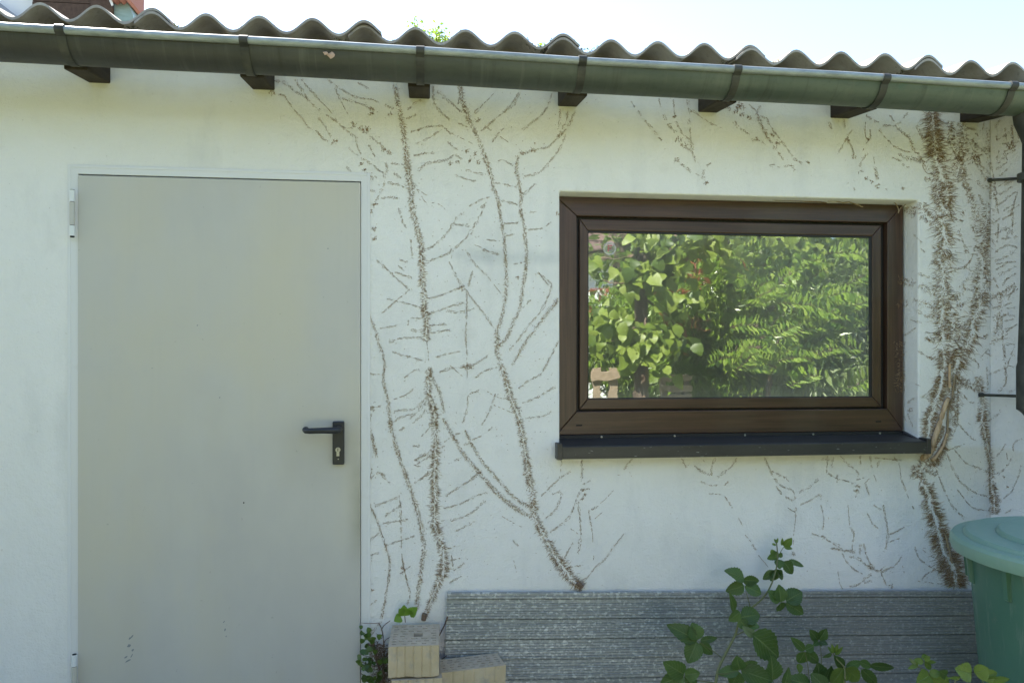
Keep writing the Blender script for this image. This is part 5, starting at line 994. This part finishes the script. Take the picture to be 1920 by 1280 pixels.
groups = [(1210, 500, 45, 30, 34), (1185, 520, 40, 25, 26), (1250, 500, 45, 30, 26), (1250, 455, 70, 22, 34), (1330, 450, 70, 20, 30), (1205, 640, 40, 30, 26), (1180, 610, 45, 26, 26), (1230, 630, 45, 26, 24), (1200, 655, 30, 20, 14), (1275, 645, 30, 20, 10), (1120, 492, 16, 7, 5), (1150, 600, 26, 26, 12), (1420, 455, 70, 26, 30), (1500, 460, 60, 26, 30), (1570, 455, 60, 22, 30), (1630, 450, 40, 20, 16), (1255, 565, 26, 16, 8), (1290, 560, 24, 14, 6), (1350, 410, 200, 20, 60), (1500, 415, 120, 20, 50), (1215, 440, 40, 20, 24), (1120, 620, 26, 30, 14), (1240, 690, 20, 16, 5), (1190, 680, 20, 12, 6)]
for cx, cy, sx, sy, n_ in groups:
    for _ in range(int(n_*1.6)):
        x = random.gauss(cx, sx*.55); y = random.gauss(cy, sy*.6); Lq = LV+random.uniform(-.22, .12)+(.45 if cx > 1380 else 0)
        if (abs(x-1208) < 16 and (535 < y < 600 or y > 680)) or (x < 1165 and (y < 474 or 505 < y < 560)): continue
        broad(f, mir(x, y, Lq), random.uniform(.075, .125), (0.1, 1, .25))
f.build('foliage', M['vineleaf'], vine, smooth=True)
def shrub(label, name, cat, blobs, L0, mt, size, asp, n, extra=None, depth=.5, base=None):
    x0 = mir(blobs[0][0], 700, L0).x; t = thing(name, label, cat, (x0, -L0, 0)); f = MB(); tot = sum(b[2]*b[3] for b in blobs)
    for (x, y, sx, sy) in blobs:
        s_ = (L0+CAM.y*-1+.2)/FPX; c = mir(x, y, L0); cloud(f, c, (sx*s_, depth*random.uniform(.7, 1.1), sy*s_), int(n*sx*sy/tot), size, asp)
    f.build('foliage', mt, t); m = MB()
    for k in range(5): m.tube([(x0+random.gauss(0, .05), -L0, 0), (x0+random.gauss(0, .25), -L0, .8), (x0+random.gauss(0, .5), -L0, 1.5)], [.02, .014, .006], 6)
    m.build('stem', M['bark'], t)
    if extra:
        g_ = MB()
        for (x, y, sx, sy, n_) in extra: 
            s_ = (L0+2.8)/FPX; cloud(g_, mir(x, y, L0-depth*.9), (sx*s_, .06, sy*s_), n_, size*1.05, asp, droop=-.6)
        g_.build('young_shoots', M['redleaf'], t)
    return t
shrub('green photinia shrub with red young shoots, mirrored behind the vine post', 'photinia_shrub', 'shrub', [(1350, 560, 70, 70), (1300, 640, 70, 70), (1400, 610, 80, 90), (1330, 700, 90, 60), (1260, 590, 50, 60), (1400, 520, 60, 50), (1270, 700, 50, 50), (1420, 700, 70, 60)], 3.7, M['photinia'], .10, .24, 14000, [(1310, 510, 8, 26, 26), (1300, 530, 14, 16, 18), (1262, 553, 26, 9, 26), (1252, 600, 9, 14, 14), (1300, 612, 20, 9, 22), (1275, 660, 12, 10, 12), (1402, 506, 5, 10, 8)])
shrub('large shrub with narrow silvery green leaves, mirrored on the right of the pane', 'laurel_shrub', 'shrub', [(1520, 570, 90, 60), (1570, 520, 80, 50), (1490, 640, 80, 80), (1590, 620, 90, 90), (1540, 700, 110, 60), (1470, 560, 60, 60), (1650, 560, 60, 120)], 3.3, M['laurel'], .12, .20, 15000)
shrub('small leaved bush with reddish tips, mirrored left of the vine post', 'garden_bush', 'bush', [(1140, 600, 60, 50), (1100, 650, 60, 70), (1160, 680, 60, 60), (1110, 592, 50, 22), (1190, 720, 50, 50)], 4.2, M['photinia'], .065, .34, 9000, [(1122, 552, 18, 6, 30), (1108, 590, 9, 12, 14)])
# fern-leaved shrub: long fronds of paired leaflets
t = thing('feathery_shrub', 'shrub with long feathery yellow-green fronds, mirrored in the middle of the pane', 'shrub', (mir(1440, 740, 3.05).x, -3.05, 0)); f = MB(); st_ = MB()
def frond(p, d, ln, rnd=random):
    d = Vector(d).normalized(); sd_ = d.cross(Vector((rnd.gauss(0, .25), 1, .35))).normalized(); pts = []; np_ = 11
    for i in range(np_):
        u = i/(np_-1); c = Vector(p)+d*ln*u-Vector((0, 0, 1))*ln*.38*u*u; pts.append(c); ll = ln*.30*(math.sin(math.pi*(.12+.84*u)))**.7
        for sg in (-1, 1):
            q = (sd_*sg+d*.55-Vector((0, 0, .15))+Vector((rnd.gauss(0, .1), rnd.gauss(0, .1), rnd.gauss(0, .1)))).normalized(); w_ = q.cross(Vector((0, 1, .3))).normalized()*ll*.14
            f.add([c, c+q*ll*.4+w_, c+q*ll, c+q*ll*.4-w_], [(0, 1, 2, 3)])
    st_.tube(pts, [.003-.0002*i for i in range(np_)], 4)
for _ in range(210):
    x = random.triangular(1350, 1650, 1440); y = random.triangular(455, 745, 620); p = mir(x, y, 3.0+random.uniform(-.3, .25))
    frond(p, (random.choice((-1, 1, 1))*random.uniform(.4, 1), random.uniform(-.1, .5), random.uniform(.1, .9)), random.uniform(.22, .38))
st_.tube([mir(1440, 745, 3.1)*1.0-Vector((0, 0, 1.0)), mir(1440, 745, 3.1), mir(1455, 560, 3.1)], [.03, .025, .01], 8)
f.build('foliage', M['photinia'], t); st_.build('stem', M['bark'], t)
# dense hedge closing the garden; unseen left run added to dim the wall
hd = thing('hedge', 'tall dark green hedge behind the mirrored shrubs, plus an added unseen left run blocking skylight', 'hedge', (4.0, -6.4, 0)); f = MB()
for k in range(26):
    cloud(f, (2.55+k*.30, -6.3+random.uniform(-.2, .2), random.uniform(.9, 2.9)), (.6, .45, .8), 420, .15, .45)
for k in range(26): cloud(f, (2.55+k*.30, -6.3, 1.0+(k % 3)*.9), (.5, .4, .7), 330, .15, .45)
for k in range(34):  # left run stands out of view, added to block skylight
    for z_ in (.6, 1.3, 2.0, 2.7): cloud(f, (-8.8+k*.25, -4.15+random.uniform(-.15, .15), z_), (.45, .4, .65), 110, .15, .45)
f.build('foliage', M['hedge'], hd); m = MB()
m.box((2.5, -6.75, 0), (10.5, -6.45, 2.9)); m.box((-9, -4.6, 0), (-.4, -4.3, 3.1)); m.build('inner_branches', M['bark'], hd)  # second box is the solid core of the added light-blocking left run
# a chair back, pallet and the far house
t = thing('garden_trestle', 'pale slatted wooden trestle standing in the bush, mirrored at lower left of the pane', 'trestle', (mir(1135, 740, 3.4).x, -3.4, 0))
for xa, xb in ((1112, 1126), (1142, 1158)):
    a = mir(xa, 690, 3.4); b = mir(xb, 690, 3.4); m = MB(); m.box((a.x, -3.44, 0), (b.x, -3.39, a.z)); m.build('leg', M['palewood'], t, bevel=.004)
a = mir(1126, 697, 3.4); b = mir(1142, 712, 3.4); m = MB(); m.box((mir(1112, 0, 3.4).x-.02, -3.388, b.z), (mir(1158, 0, 3.4).x+.02, -3.36, a.z)); m.build('rail', M['palewood'], t, bevel=.004)
t = thing('wooden_pallet', 'pale wooden pallet tipped behind the vine, mirrored at the bottom of the pane', 'pallet', (mir(1265, 740, 3.2).x, -3.2, 0))
a = mir(1238, 0, 3.2).x; b = mir(1297, 0, 3.2).x
for ya, yb in ((704, 716), (721, 733), (738, 752), (757, 772)):
    za = mir(1265, ya, 3.2).z; zb = mir(1265, yb, 3.2).z; m = MB(); m.box((a, -3.215, zb), (b, -3.19, za)); m.build('slat', M['palewood'], t, bevel=.003)
for x in (a+.02, (a+b)/2, b-.06): m = MB(); m.box((x, -3.29, 0), (x+.04, -3.217, mir(1265, 705, 3.2).z)); m.build('batten', M['palewood'], t)
FL = 13.0; c0 = mir(1080, 500, FL); c1 = mir(1240, 500, FL); ze = mir(1130, 474, FL).z
t = thing('house', 'white house with brown tiled roof, mirrored far off at the upper left of the pane', 'house', (c0.x, -FL, 0)); m = MB()
m.box((c0.x-6, -FL-7, 0), (c1.x+2, -FL, ze)); m.build('wall', M['housewall'], t); m = MB()
m.add([(c0.x-6.4, -FL+.5, ze-.1), (c1.x+2.4, -FL+.5, ze-.1), (c1.x+2.4, -FL-3.5, ze+2.9), (c0.x-6.4, -FL-3.5, ze+2.9), (c0.x-6.4, -FL-7.5, ze-.1), (c1.x+2.4, -FL-7.5, ze-.1)], [(0, 1, 2, 3), (3, 2, 5, 4)]); o = m.build('roof', M['rooftile'], t)
sd = o.modifiers.new('thick', 'SOLIDIFY'); sd.thickness = .12
